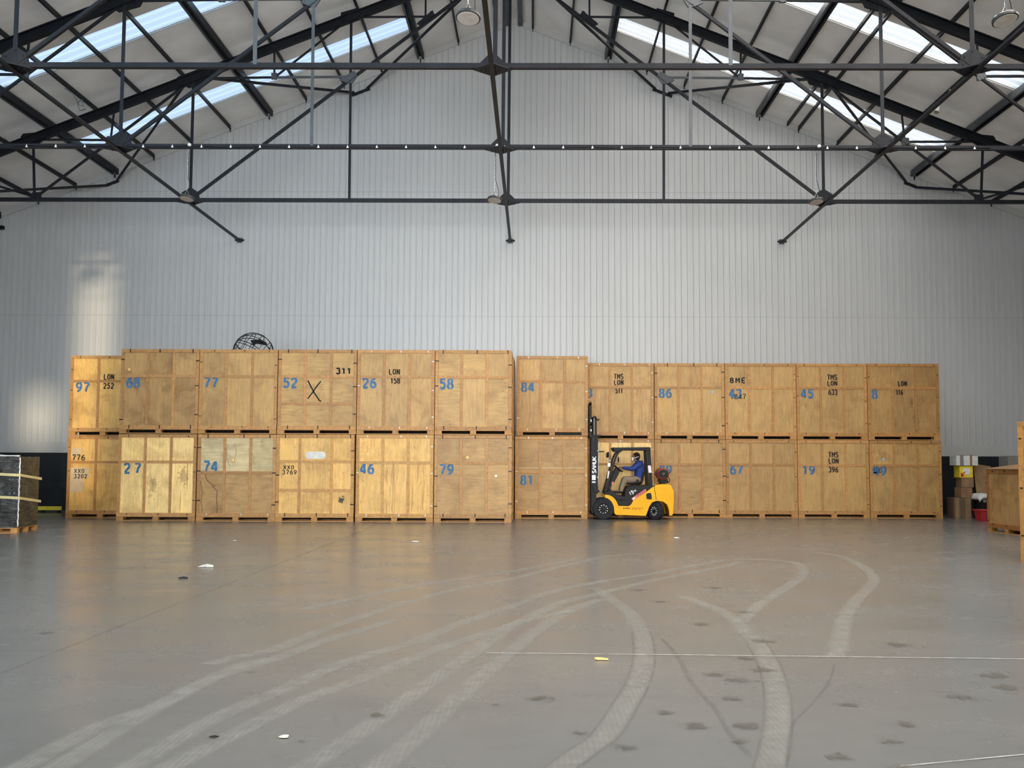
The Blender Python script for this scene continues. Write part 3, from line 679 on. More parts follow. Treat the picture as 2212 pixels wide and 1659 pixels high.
            _, x, z, a, b = mk
            pts = [(-h+x+a-b+b*p, z+b*q) for p, q in arc(0,0,1,1,-90,90)] + [(-h+x-a+b+b*p, z+b*q) for p, q in arc(0,0,1,1,90,270)]
            MB().add([(p, yy-.0012, q) for p, q in pts], [tuple(range(len(pts)))]).build('whitewash_patch', M['white_paint'], t, 'patch of white paint')
        elif kind == 'line':
            _, pts, th, mt, nm = mk; m = MB(); P = [Vector((-h+a, b)) for a, b in pts]; L = []; R2 = []
            for j, p in enumerate(P):
                d = (P[min(j+1, len(P)-1)] - P[max(j-1, 0)]).normalized(); q = Vector((-d.y, d.x))*th/2; L.append(p+q); R2.append(p-q)
            n = len(P); m.add([(a.x, yy-.0034, a.y) for a in L] + [(a.x, yy-.0034, a.y) for a in R2], [(j, j+1, n+j+1, n+j) for j in range(n-1)]); m.build(nm, M[mt], t)
    return t
def T(s, x, z, w=.085, h=.16, g=.022, th=.031, mt='black_ink'): return ('txt', s, x, z, w, h, g, th, mt)
A = 27.14
crate('plywood crate with blue 97 and black LON 252, upper at the left end', 28.40, -12.508, -10.56, 2.345, 4.645, 'e', 'ply', studs=(.415, .78), marks=[('num','97',.17,1.26), T('LON',.95,1.615,.085,.15), T('252',.95,1.355,.085,.145)], clips='small', seed=1)
crate('plywood crate marked 776 and XXO 3202, lower at the left end', 28.40, -12.512, -10.56, 0, 2.335, 'e', 'ply', studs=(.415, .78), rails=(.68,), marks=[T('776',.13,1.64,.10,.15,.03,.03), T('XXO',.20,1.28,.075,.11,.03,.022), T('3202',.20,1.13,.07,.11,.03,.022), ('rect',.13,1.76,.36,1.99,'scuff','scuff_patch'), ('rect',.10,1.15,.62,1.43,'scuff','scuff_patch'), ('rect',.10,.74,.47,1.152,'scuff','scuff_patch'), ('rect',.83,1.545,1.40,1.62,'cream','pale_strip')], clips='small', seed=2, fcol=lin(180, 130, 80))
crate('plywood crate with large blue 68, upper tier between 97 and 77', A, -10.531, -8.385, 2.375, 4.694, 'd', 'cloudy', marks=[('num','68',.15,1.27), ('dot',.22,1.76,.032,'sticker',.6)], clips='black', seed=3)
crate('plywood crate with a large blue 77, upper tier with a wire cage on its top', A, -8.372, -6.229, 2.375, 4.690, 'b', ['ply','ply','mdf'], marks=[('num','77',.13,1.28)], clips='small', seed=4)
crate('plywood crate marked 52 and 311 with a big black X, upper tier', A, -6.207, -4.055, 2.375, 4.693, 'b', 'plyh', rails=(.36,.68), marks=[('num','52',.14,1.28), T('311',1.58,1.66,.12,.15,.03,.045),
    ('line',[(.81,1.47),(.90,1.30),(1.0,1.12),(1.14,.92),(1.19,.90)],.036,'black_ink','hand_painted_cross'), ('line',[(1.17,1.45),(1.05,1.30),(.93,1.12),(.82,.97)],.034,'black_ink','hand_painted_cross'),
    T('BME',.77,1.22,.14,.14,.04,.012,'faint_ink'), T('3347',.77,.98,.10,.14,.04,.012,'faint_ink')], clips='black', seed=5)
crate('plywood crate with blue 26 and black LON 158, upper tier', A, -4.037, -1.917, 2.375, 4.693, 'b', 'ply', marks=[('num','26',.14,1.28), T('LON',.86,1.645,.085,.145), T('158',.91,1.40,.07,.145)], clips='white', seed=6)
crate('plywood crate with a large blue 58, upper tier by the gap', A, -1.901, .195, 2.375, 4.693, 'b', ['plyh','plyh','mdf'], marks=[('num','58',.12,1.26)], clips='black', seed=7)
def stainw():
    t = decal('brown_water_stain', (.16, .085, .035), .28, blotch=True); return t
M['stainw'] = stainw()
M['crack'] = simple('brown_stain_line', (.20, .085, .03), .7); M['crack2'] = simple('pale_brown_line', (.34, .22, .11), .7)
crate('pale plywood crate with widely spaced blue 27, bottom tier', A, -10.54, -8.395, 0, 2.355, 'c', ['ply','ply','ply','ply','plys','ply'], marks=[('num','2',.17,1.30), ('num','7',.46,1.30), ('dot',.53,1.76,.032,'sticker',.3), ('blot',.95,1.0,.28,.55,'stainw','water_stain'), ('blot',1.8,1.2,.28,.5,'stainw','water_stain')], clips='small', seed=8)
crate('plywood crate with blue 74 and greyish cracked upper panels, bottom tier', A, -8.364, -6.221, 0, 2.355, 'b', ['plyh','plyh'], rails=(.56,), panelcol=['d','g','d','g','d','w'], marks=[('num','74',.17,1.36), ('dot',.97,1.66,.032,'sticker',.4),
    ('line',[(.22,1.26),(.26,1.12),(.40,1.0),(.50,.96),(.42,.95),(.56,.82),(.54,.6),(.57,.4),(.55,.2)],.026,'crack','crack_line'), ('line',[(.09,1.1),(.15,.8),(.12,.55),(.16,.3),(.12,.15)],.020,'crack','crack_line'),
    ('line',[(.82,2.1),(.78,1.8),(.84,1.55),(.92,1.5)],.014,'crack2','crack_line'), ('line',[(1.0,2.1),(1.05,1.9),(1.0,1.62)],.014,'crack2','crack_line'), ('line',[(1.5,2.12),(1.46,1.9),(1.55,1.7),(1.48,1.5)],.012,'crack2','crack_line')], clips='mixed', seed=9)
crate('plywood crate marked XXO 3769 with white paint patch and black blot', A, -6.216, -4.086, 0, 2.36, 'e', 'ply', studs=(.30,.71), rails=(.36,.69), marks=[T('XXO',.20,1.42,.075,.10,.03,.022), T('3769',.17,1.28,.075,.11,.03,.022), ('pill',1.07,1.80,.28,.10), ('blot',1.80,.60,.21,.17,'blot_black','black_blot'), T('D3523',.84,1.42,.08,.15,.02,.009,'faint_ink')], clips='black', seed=10, fcol=lin(188, 142, 88))
crate('plywood crate with blue 46 and brown streaked right panels, bottom tier', A, -4.036, -1.925, 0, 2.365, 'e', ['plyk','ply','plys','plyk','plys','plyk'], marks=[('num','46',.11,1.31), ('dot',.32,1.84,.035,'sticker',.7)], clips='white', seed=11, fcol=lin(190, 146, 92))
crate('plywood crate with a large blue 79, bottom tier by the gap', A, -1.903, .205, 0, 2.362, 'd', 'plyh', marks=[('num','79',.15,1.30), ('dot',.90,1.76,.036,'sticker',.1), ('dot',1.68,1.26,.03,'label',.2)], clips='black', seed=12, fcol=lin(176, 134, 90))
crate('crate set back behind the upper one marked 58, mostly hidden', 28.72, -1.9, .222, 2.37, 4.66, 'd', 'ply', seed=13, clips='small')
crate('crate at floor level set back behind the one marked 79, mostly hidden', 28.72, -1.9, .226, 0, 2.355, 'd', 'ply', seed=14, clips='small')
crate('plywood crate with a large blue 84, resting raised on the forks, upper tier', 29.1, .291, 2.386, 2.407, 4.752, 'b', ['plys','ply','ply','plys','plyk','plys'], rails=(.68,), marks=[('num','84',.14,1.30)], clips='white', seed=15)
crate('brown plywood crate with a large blue 81, bottom tier beside the mast', 29.1, .26, 2.375, 0, 2.39, 'd', 'plyh', rails=(.565,), marks=[('num','81',.16,.99), ('line',[(.1,1.47),(2.0,1.48)],.010,'cream','pale_scratch')], clips='white', seed=16, fcol=lin(186, 140, 90), panelcol=['d'])
crate('crate marked TMS LON 511 with half-hidden blue 3, above the forklift mast', 30.1, 2.41, 4.435, 2.345, 4.650, 'b', ['plys','mdf','ply','ply','plys','ply'], marks=[('num','3',.0,1.27), T('TMS',.82,1.825,.08,.15), T('LON',.82,1.645,.08,.145), T('511',.87,1.395,.055,.145)], clips='white', seed=17)
crate('plywood crate at floor level directly behind the forklift driver', 30.1, 2.41, 4.441, 0, 2.335, 'c', 'ply', seed=18, clips='white')
M['blue_dot'] = simple('pale_blue_dot', (.22, .45, .62), .6)
crate('plywood crate with blue 86 and a pale blue dot, upper tier', 30.1, 4.455, 6.575, 2.345, 4.653, 'b', ['mdf','ply','mdf','plys','mdf','ply'], marks=[('num','86',.14,1.27), ('dot',1.76,1.44,.032,'blue_dot',.785)], clips='mixed', seed=19)
crate('plywood crate with its blue number half hidden behind the red gas bottle', 30.1, 4.455, 6.590, 0, 2.335, 'd', ['mdf','mdf','plyh','mdf','plyh','mdf'], marks=[('num','89',.14,1.30)], clips='black', seed=20, fcol=lin(176, 132, 86))
crate('plywood crate marked BME 1847 with blue 43 stencilled over it, upper tier', 30.1, 6.590, 8.737, 2.345, 4.655, 'b', 'mdf', marks=[T('1847',.16,1.225,.095,.15,.03,.026), ('num','43',.13,1.265), T('BME',.155,1.72,.115,.15,.06,.038)], clips='small', seed=21, fcol=lin(184, 136, 86))
crate('plywood crate with a large blue 67, bottom tier', 30.1, 6.597, 8.745, 0, 2.335, 'd', 'mdf', marks=[('num','67',.13,1.31)], clips='small', seed=22, fcol=lin(172, 128, 82))
crate('plywood crate with blue 45 and black TMS LON 633, upper tier', 30.1, 8.752, 10.882, 2.345, 4.658, 'b', ['ply','mdf','plyk','mdf','plyk','mdf'], marks=[('num','45',.14,1.27), T('TMS',.94,1.825,.085,.15), T('LON',.94,1.645,.085,.14), T('633',.97,1.37,.075,.15)], clips='small', seed=23, fcol=lin(178, 132, 84))
crate('plywood crate with blue 19 and black TMS LON 396, bottom tier', 30.1, 8.76, 10.905, 0, 2.335, 'b', ['mdf','mdf','mdf','mdf','mdf','mdf'], marks=[('num','19',.14,1.31), T('TMS',.93,1.825,.085,.15), T('LON',.93,1.64,.085,.145), T('396',.93,1.375,.08,.15)], clips='small', seed=24, fcol=lin(182, 136, 88))
crate('plywood crate with blue 8 and black LON 116, upper tier at the right end', 30.1, 10.898, 13.060, 2.345, 4.665, 'h', 'plyk', marks=[('num','8',.14,1.26), T('LON',.93,1.645,.075,.14), T('116',.87,1.375,.05,.145), ('blot',1.33,1.15,.14,.40,'stainw','water_stain'), ('blot',1.45,.7,.22,.5,'stainw','water_stain')], clips='small', seed=25, fcol=lin(172, 124, 76))
crate('plywood crate with smudged blue 49 over black letters, lower right end', 30.1, 10.922, 13.085, 0, 2.33, 'b', ['plyk','ply','plyk','ply','ply','ply'], marks=[T('POD',.03,1.36,.10,.14,.02,.026), ('num','49',.12,1.29), ('num','4',.07,1.31), ('dot',.42,1.77,.035,'blue_dot',.05)], clips='small', seed=26, fcol=lin(176, 130, 80))
# right-hand crates nearer the camera
t = crate('low plywood crate with a loose brown board on top, near the right edge', 24.38, 11.80, 13.55, 0, 1.50, 'd', 'cloudy', studs=(), rails=(), clips='small', seed=31, D=1.3, rz=0, fcol=lin(160, 105, 56), name='storage_crate')
t.location = (11.866, 23.506, 0); t.rotation_euler.z = math.radians(-87)
t['group'] = 'plywood storage crates'
m = MB(); m.add([(11.80, 24.42, 1.502), (11.86, 22.62, 1.502), (13.25, 22.66, 1.68), (13.2, 24.5, 1.68)] + [(11.80, 24.42, 1.522), (11.86, 22.62, 1.522), (13.25, 22.66, 1.70), (13.2, 24.5, 1.70)],
      [(0,3,2,1),(4,5,6,7),(0,1,5,4),(1,2,6,5),(2,3,7,6),(3,0,4,7)])
tag(m.build('loose_board', M['cardboard']), 'thin brown board lying tilted on top of the low crate', 'board')
t = crate('tall plywood crate cut off by the right edge of the view', 16.84, 8.925, 11.03, 0, 2.335, 'h', 'ply', marks=[], clips='small', seed=32, fcol=lin(176, 130, 76)); t.location = (9.615, 15.995, 0); t.rotation_euler.z = math.radians(-50)

# ------------------------------------------------------------------ wire cage on the crate top
t = empty('wire_cage', (-7.12, 27.9, 4.69), 'black wire dome cage lying on top of the crate marked 77', 'wire cage')
def sph(lon, lat):  # pole axis leans to the left and towards the viewer
    p = Vector((math.cos(lat) * math.cos(lon), math.cos(lat) * math.sin(lon), math.sin(lat)))
    p = Matrix.Rotation(math.radians(-62), 3, 'Y') @ p; p = Matrix.Rotation(math.radians(28), 3, 'Z') @ p
    return Vector((p.x * .56, p.y * .5, p.z * .56))
def cut(pts):
    out = [[]]
    for p in pts:
        if p.z > .006: out[-1].append(p)
        elif out[-1]: out.append([])
    return [o for o in out if len(o) > 2]
for k in range(12):
    for seg in cut([sph(2*PI*k/12, -PI/2 + PI*i/30) for i in range(31)]): MB().tube(seg, .011, 5).build('hoop', M['black'], t)
for la in (-.5, 0, .45, .85):
    for seg in cut([sph(2*PI*i/40, la) for i in range(41)]): MB().tube(seg, .009, 5).build('ring_wire', M['black'], t)
random.seed(9); m = MB()
for k in range(60):
    a, b = random.uniform(0, 2*PI), random.uniform(-1.2, 1.2); p, q = sph(a, b) * .97, sph(a + random.uniform(-.4, .4), b + random.uniform(-.35, .35)) * .97
    if p.z > .02 and q.z > .02: m.tube([p, (p + q) / 2 * 1.02, q], .0035, 4)
m.build('infill_wire', M['black'], t)
pts = [(.02, -.40, .30), (.30, -.34, .33), (.42, -.22, .26), (.44, -.2, .18), (.20, -.44, .20), (.12, -.45, .14)]
m = MB(); m.add([(a, b, c) for a, b, c in pts] + [(a, b + .02, c) for a, b, c in pts], [(0,1,2,3,4,5)[::-1], (6,7,8,9,10,11)] + [(i, (i+1)%6, 6+(i+1)%6, 6+i) for i in range(6)])
m.build('dark_patch', M['black'], t, 'black sheet patch fixed in the mesh')
MB().tube([(.52*math.cos(2*PI*i/40), .47*math.sin(2*PI*i/40), .012) for i in range(41)], .011, 5).build('base_ring', M['black'], t)

# ------------------------------------------------------------------ forklift (zoomed image coordinates: 413.6 units to the metre)
FY = 28.75; FX = 1.966 + 700 / 413.6
fk = empty('forklift', (FX, FY, 0), 'yellow and black forklift truck with raised forks, standing before the crates', 'forklift')
def K(a, b): return ((a - 700) / 413.6, (1552 - b) / 413.6)  # zoomed image pixels to metres in the forklift frame
def KP(pts, dx=0): return [K(a + dx, b) for a, b in pts]
def FB(m, name, mat, label=None, bevel=0, parent=None, smooth=False): return m.build(name, mat, parent or fk, label, bevel=bevel, smooth=smooth)
bodyp = KP([(528,1388),(650,1392),(682,1366),(706,1320),(860,1222),(935,1165),(985,1138),(1060,1130),(1130,1130),(1158,1148),(1170,1182),(1186,1205),(1186,1330),(1176,1480),(1162,1500),(1132,1502),(1128,1440),(1105,1372),(1060,1338),(990,1326),(930,1346),(892,1400),(866,1475),(852,1506),(545,1496)])
for q_ in (.0, 1.05): m = MB(); m.prism(bodyp, q_, q_ + .05); FB(m, 'side_panel', M['yellow'], 'yellow side panel', .006)
m = MB(); m.prism(KP([(935,1170),(985,1138),(1060,1130),(1130,1130),(1158,1148),(1170,1182),(1186,1205),(1186,1330),(1176,1480),(1162,1500),(1140,1500),(1135,1440),(1112,1368),(1060,1330),(990,1318),(952,1322)]), .03, 1.07)
FB(m, 'counterweight', M['yellow'], 'rounded yellow rear counterweight', .02)
MB().prism(KP([(949,1150),(955,1150),(980,1318),(974,1318)]), -.003, .0).build('panel_gap', M['black'], fk)
m = MB(); m.prism(KP([(560,1300),(860,1240),(930,1190),(930,1320),(880,1400),(850,1480),(560,1480)]), .06, 1.04); FB(m, 'chassis', M['black'], None)
m = MB(); m.prism(KP([(855,1250),(880,1236),(910,1232),(922,1262),(925,1306),(900,1312),(862,1304)]), -.004, .0); FB(m, 'vent_opening', M['black'], 'black vent opening')
fen = [(368,1256),(420,1262),(462,1284),(498,1322),(522,1372),(542,1440),(552,1496),(500,1496),(480,1480),(472,1400),(446,1340),(400,1300),(366,1290)]
for q_ in (.0, .84): m = MB(); m.prism(KP(fen), q_, q_ + .26); FB(m, 'front_fender', M['yellow'], None, .006)
m = MB(); m.prism(KP([(500,1300),(498,1322),(522,1372),(528,1388),(652,1392),(684,1366),(706,1318),(600,1316),(560,1330)]), .004, 1.09)
m.prism(KP([(385,1240),(432,1190),(452,1205),(520,1262),(610,1280),(610,1310),(505,1320),(450,1275),(372,1256)]), .004, 1.09); FB(m, 'step_and_floor', M['black'], 'black step and foot floor', .005)
m = MB(); m.prism(KP([(600,1280),(610,1200),(640,1160),(700,1152),(872,1146),(930,1140),(935,1166),(860,1222),(704,1320),(640,1345),(604,1330)]), .02, 1.08); FB(m, 'engine_hood', M['black'], 'black engine cover', .01)
# sticker band and markings on the near side
def quad(name, pts, mat, y=-.006, label=None): return MB().add([(a, y, b) for a, b in KP(pts)], [(0,1,2,3)]).build(name, mat, fk, label)
quad('warning_sticker', [(682,1300),(850,1186),(862,1212),(700,1326)], M['red_label'], -.006, 'slanting pink and red sticker')
quad('sticker_band', [(735,1272),(845,1198),(850,1208),(742,1282)], M['red'], -.008)
quad('sticker_band', [(690,1302),(718,1284),(728,1298),(702,1316)], M['label'], -.008)
m = MB(); 
def slant(m, text, x, z, w, h, gap, th, ang, y):
    k = MB(); lettering(k, text, 0, 0, w, h, gap, th, 0); c, s_ = math.cos(ang), math.sin(ang)
    m.add([(x + a*c - b*s_, y, z + a*s_ + b*c) for a, _, b in k.v], k.f)
x_, z_ = K(668, 1262); slant(m, 'IS', x_, z_, .045, .10, .02, .022, .45, -.004); x_, z_ = K(700, 1232); slant(m, 'SITM', x_, z_, .022, .05, .006, .010, .40, -.004)
FB(m, 'badge', M['label'], 'white lettered badge')
m = MB(); x_, z_ = K(583, 1424); lettering(m, 'SAMUK', x_, z_, .034, .035, .008, .010, -.004); m.prism(KP([(688,1424),(700,1412),(824,1412),(824,1415),(704,1416),(694,1428),(684,1428)]), -.004, -.003)
x_, z_ = K(706, 1434); lettering(m, 'ITM IE', x_, z_, .022, .02, .012, .007, -.004); FB(m, 'side_lettering', M['black_ink'], 'black maker name SAMUK on the yellow side')
# overhead guard
def pillar(pts, wid, y, mat=M['black'], nm='guard_pillar'):
    P = [Vector((K(a, b)[0], y, K(a, b)[1])) for a, b in pts]; m = MB()
    for i in range(len(P) - 1): m.beam(P[i], P[i+1] + (P[i+1]-P[i]).normalized() * .01, wid, .06, (0, 1, 0))
    return FB(m, nm, mat, None, .006)
for y, dx in ((.07, 0), (1.03, 0)):
    pillar([(372,1245),(440,1010),(500,810),(530,755),(575,722)], .055, y)
    pillar([(895,720),(902,900),(915,1150)], .10, y)
m = MB(); m.prism(KP([(465,697),(905,690),(915,700),(915,728),(560,724),(520,742),(492,742)]), .03, .09); m.prism(KP([(465,697),(905,690),(915,700),(915,728),(560,724),(520,742),(492,742)]), 1.01, 1.07)
for a in range(480, 900, 52): x_, z_ = K(a, 702); m.box(x_ - .02, x_ + .02, .09, 1.01, z_ - .02, z_ + .02)
FB(m, 'overhead_guard', M['black'], 'black roof guard of bars', .006)
for pts, mt in (([(880,910),(914,908),(926,992),(890,996)], M['label']), ([(403,880),(437,882),(432,928),(400,922)], M['label']), ([(408,975),(424,978),(408,1066),(394,1062)], M['label'])):
    quad('guard_label', pts, mt, .032, 'white label')
# steering column, wheel, lights, mirror
m = MB(); m.prism(KP([(515,935),(556,985),(520,1060),(486,1120),(452,1160),(425,1210),(400,1220),(392,1190),(432,1120),(455,1050),(480,990)]), .34, .76); m.prism(KP([(498,900),(590,975),(596,988),(560,985)]), .5, .6); FB(m, 'dashboard', M['black'], 'black dashboard and steering column', .012)
quad('red_dash_tag', [(462,1108),(484,1104),(478,1140),(456,1144)], M['red_label'], .335)
c = Vector((K(540, 945)[0], .55, K(540, 945)[1])); ax = Vector((.55, 0, .83)).normalized(); u = Vector((0, 1, 0)); v = ax.cross(u)
MB().tube([c + (u*math.cos(a) + v*math.sin(a))*.17 for a in [2*PI*i/24 for i in range(25)]], .013, 6).build('steering_wheel', M['black'], fk)
MB().tube([c - u*.17, c + u*.17], .01).tube([c, c - ax*.15], .02).build('wheel_spoke', M['black'], fk)
for (a, b, y) in ((400, 790, .15), (430, 775, .95)):
    x_, z_ = K(a, b); o = MB().cyl((x_ - .03, y, z_), (x_ + .03, y, z_), .055, .075).build('headlamp', M['black'], fk); MB().cyl((x_ - .035, y, z_), (x_ - .03, y, z_), .05).build('lens', M['chrome'], o)
    MB().tube([(x_, y, z_ - .05), (x_ + .02, y, z_ - .13), (x_ + .1, y + (.0), z_ - .17)], .012).build('lamp_bracket', M['chrome'], fk)
x_, z_ = K(532, 838); MB().ball((x_, .12, z_), .022, .06, .085).build('mirror', M['black'], fk, smooth=True)
MB().tube([(x_, .10, z_ - .05), (x_ - .05, .08, z_ - .12)], .008).build('mirror_arm', M['black'], fk)
# seat
x_, z_ = K(740, 1115); m = MB(); m.blob([(K(640,1124)[0], .55, K(640,1124)[1]), (K(800,1118)[0], .55, K(800,1118)[1])], [.05, .07], (1, 3.4, .9)); m.build('seat_cushion', M['seat'], fk, remesh=.02)
m = MB(); m.blob([(K(815,1110)[0], .55, K(815,1110)[1]), (K(842,1000)[0], .55, K(842,1000)[1])], [.07, .075], (.8, 3.0, 1.1)); m.build('seat_back', M['seat'], fk, remesh=.02)
m = MB(); m.prism(KP([(750,1075),(785,1075),(785,1120),(762,1120)]), .28, .33); FB(m, 'armrest', M['black'], None, .01)
# mast
m = MB()
for y in (.18, .86):
    m.prism(KP([(208,1492),(208,545),(262,540),(262,1492)]), y, y + .07); m.prism(KP([(262,1250),(290,1250),(290,560),(262,560)]), y, y + .05)
m.prism(KP([(208,1492),(290,1492),(290,1460),(208,1460)]), .18, .93); m.prism(KP([(215,560),(330,560),(330,545),(215,545)]), .16, .95); m.prism(KP([(240,745),(365,749),(365,738),(240,735)]), .16, .95)
FB(m, 'outer_mast', M['black'], 'black outer mast channels', .004)
quad('mast_face', [(212,1480),(212,760),(270,760),(270,1480)], M['black'], .172)
m = MB()
for y in (.25, .79): m.prism(KP([(228,560),(228,330),(240,315),(262,315),(278,330),(278,560)]), y, y + .06)
m.prism(KP([(262,350),(312,352),(312,362),(262,365)]), .25, .85); m.prism(KP([(228,335),(278,335),(278,350),(228,350)]), .25, .85)
FB(m, 'inner_mast', M['black'], 'black inner mast, raised', .004)
a, b = K(245, 340), K(245, 730); MB().cyl((a[0], .22, a[1]), (b[0], .22, b[1]), .022).build('lift_ram', M['greyplastic'], fk)
a, b = K(305, 620), K(290, 1200); MB().tube([(a[0], .2, a[1]), (b[0], .2, b[1])], .010).build('hydraulic_pipe', M['chrome'], fk)
m = MB(); m.prism(KP([(225,1140),(250,1150),(300,1205),(330,1215),(330,1232),(240,1228),(230,1200)]), .06, .16); FB(m, 'tilt_bracket', M['black'], None, .006)
x_, z_ = K(318, 1216); MB().cyl((x_, .03, z_), (x_, .06, z_), .03).build('tilt_pin', M['greyplastic'], fk)
for q, (a, b) in enumerate(((288,738),(285,1050))): x_, z_ = K(a, b); MB().ball((x_, .15, z_), .02).build('grease_point', M['label'], fk)
m = MB(); x_, z_ = K(266, 1006); lettering(m, 'SAMUK', x_, z_, .088, .105, .012, .026, .168, vert=True); FB(m, 'mast_lettering', M['label'], 'white maker name SAMUK reading up the mast')
quad('mast_label', [(217,1085),(217,1025),(262,1025),(262,1085)], M['label'], .168, 'white square label')
quad('mast_label', [(217,1118),(217,1101),(260,1101),(260,1118)], M['label'], .168, 'small white label')
# carriage and forks
m = MB()
for y in (.12, .30, .48, .66, .84): m.prism(KP([(184,420),(184,180),(196,145),(212,150),(214,420)]), y, y + .035)
m.prism(KP([(184,175),(212,160),(214,185),(186,195)]), .12, .875); m.prism(KP([(184,350),(214,350),(216,578),(190,578),(184,560)]), .10, .92)
m.prism(KP([(180,410),(216,410),(216,430),(180,430)]), .1, .92); FB(m, 'load_backrest', M['black'], 'black load backrest and fork carriage', .004)
for y in (.46, .88):
    m = MB(); x_ = K(190, 0)[0]; m.box(x_ - 1.05, x_ + .03, y, y + .10, 2.455, 2.492); m.box(x_ - .01, x_ + .03, y, y + .10, 2.455, 2.85)
    FB(m, 'fork', M['black'], None)
for (a, b) in ((205,368),(205,380),(205,485),(205,497)): x_, z_ = K(a, b); MB().cyl((x_, .09, z_), (x_, .10, z_), .012, n=8).build('bolt', M['chrome'], fk)
# wheels
def wheel(cx, cz, r, wid, y0, rot=0, ring=True):
    x_, z_ = K(cx, cz); z_ = r

    me = MB(); me.lathe([(.01, .055), (r*.54, .055), (r*.55, 0), (r*.9, .0), (r, .03), (r, wid - .03), (r*.9, wid), (r*.55, wid), (r*.54, wid - .05), (.01, wid - .05)], (0, 0, 0), 'y', 40)
    tyre = me.build('wheel', M['rubber'], fk, loc=(x_, y0, z_)); tyre.rotation_euler.z = rot
    for k in range(26):
        a = 2*PI*k/26; mm = MB()
    tm = MB()
    for k in range(26):
        a = 2*PI*k/26; c_, s_ = math.cos(a), math.sin(a)
        p = lambda rr, q, da=0: (rr*math.cos(a+da), q, rr*math.sin(a+da))
        tm.add([p(r-.004, .02, -.05), p(r+.006, .02, -.05), p(r+.006, .02, .05), p(r-.004, .02, .05), p(r-.004, wid*.48, -.0), p(r+.006, wid*.48, -.0), p(r+.006, wid*.48, .1), p(r-.004, wid*.48, .1)],
               [(0,1,2,3),(4,7,6,5),(0,4,5,1),(1,5,6,2),(2,6,7,3),(3,7,4,0)])
        tm.add([p(r-.004, wid*.52, 0.07), p(r+.006, wid*.52, .07), p(r+.006, wid*.52, .17), p(r-.004, wid*.52, .17), p(r-.004, wid-.02, .02), p(r+.006, wid-.02, .02), p(r+.006, wid-.02, .12), p(r-.004, wid-.02, .12)],
               [(0,1,2,3),(4,7,6,5),(0,4,5,1),(1,5,6,2),(2,6,7,3),(3,7,4,0)])
    tm.build('tread', M['rubber'], tyre)
    MB().lathe([(.01, .02), (r*.35, .02), (r*.42, .035), (r*.55, .01), (r*.57, .02)], (0, 0, 0), 'y', 32).build('rim', M['black'], tyre)
    MB().lathe([(.01, -.02), (r*.16, -.02), (r*.2, .02)], (0, 0, 0), 'y', 20).build('hub', M['black'], tyre)
    if ring:
        for R0, nn, rr in ((.115, 10, .014), (.075, 10, .007)):
            bm_ = MB()
            for k in range(nn): a = 2*PI*k/nn + .2; bm_.cyl((R0*math.cos(a), .0, R0*math.sin(a)), (R0*math.cos(a), .026, R0*math.sin(a)), rr, n=8)
            bm_.build('wheel_bolts', M['label'], tyre, 'pale wheel bolts')
    return tyre
wheel(350, 1425, .302, .24, -.02); wheel(350, 1425, .302, .24, .88)
wheel(948, 1460, .245, .20, .02, math.radians(-52)); wheel(948, 1460, .245, .20, .86, math.radians(-52))
m = MB(); x_, z_ = K(350, 1425); m.cyl((x_, .2, .3), (x_, .9, .3), .07); x_, z_ = K(965, 1460); m.cyl((x_, .2, .25), (x_, .9, .25), .06); m.prism(KP([(960,1480),(1080,1470),(1085,1400),(1000,1380)]), .35, .8); FB(m, 'axles', M['black'])
m = MB(); m.prism(KP([(935,1152),(985,1140),(985,1128),(945,1120),(940,1118)]), .2, .4); FB(m, 'filler_cap', M['greyplastic'])
m = MB(); m.prism(KP([(1030,1075),(1130,1068),(1140,1110),(1110,1112),(1100,1132),(1050,1132),(1048,1110),(1030,1105)]), .3, .8); FB(m, 'bottle_cradle', M['black'], None, .01)
# gas bottle
gx, gz = K(1072, 1008)
g = empty('gas_bottle', (FX + gx, FY, gz), 'dull red gas bottle lying on the back of the forklift', 'gas bottle')
MB().lathe([(.02, .13), (.10, .14), (.155, .18), (.175, .25), (.175, .75), (.155, .85), (.08, .9)], (0, 0, 0), 'y', 28).build('cylinder', M['redtank'], g, smooth=True)
MB().lathe([(.085, .08), (.125, .08), (.13, .16), (.085, .15)], (0, 0, 0), 'y', 24).build('collar', M['black'], g)
MB().lathe([(.01, .06), (.035, .06), (.04, .13)], (.0, 0, 0), 'y', 12).build('valve', M['cardboard'], g)
MB().tube([(.0, .05, .0), (.05, .0, -.03), (.12, .0, -.10), (.165, .02, -.16), (.15, .04, -.23), (.08, .1, -.26)], .011).build('hose', M['black'], g)
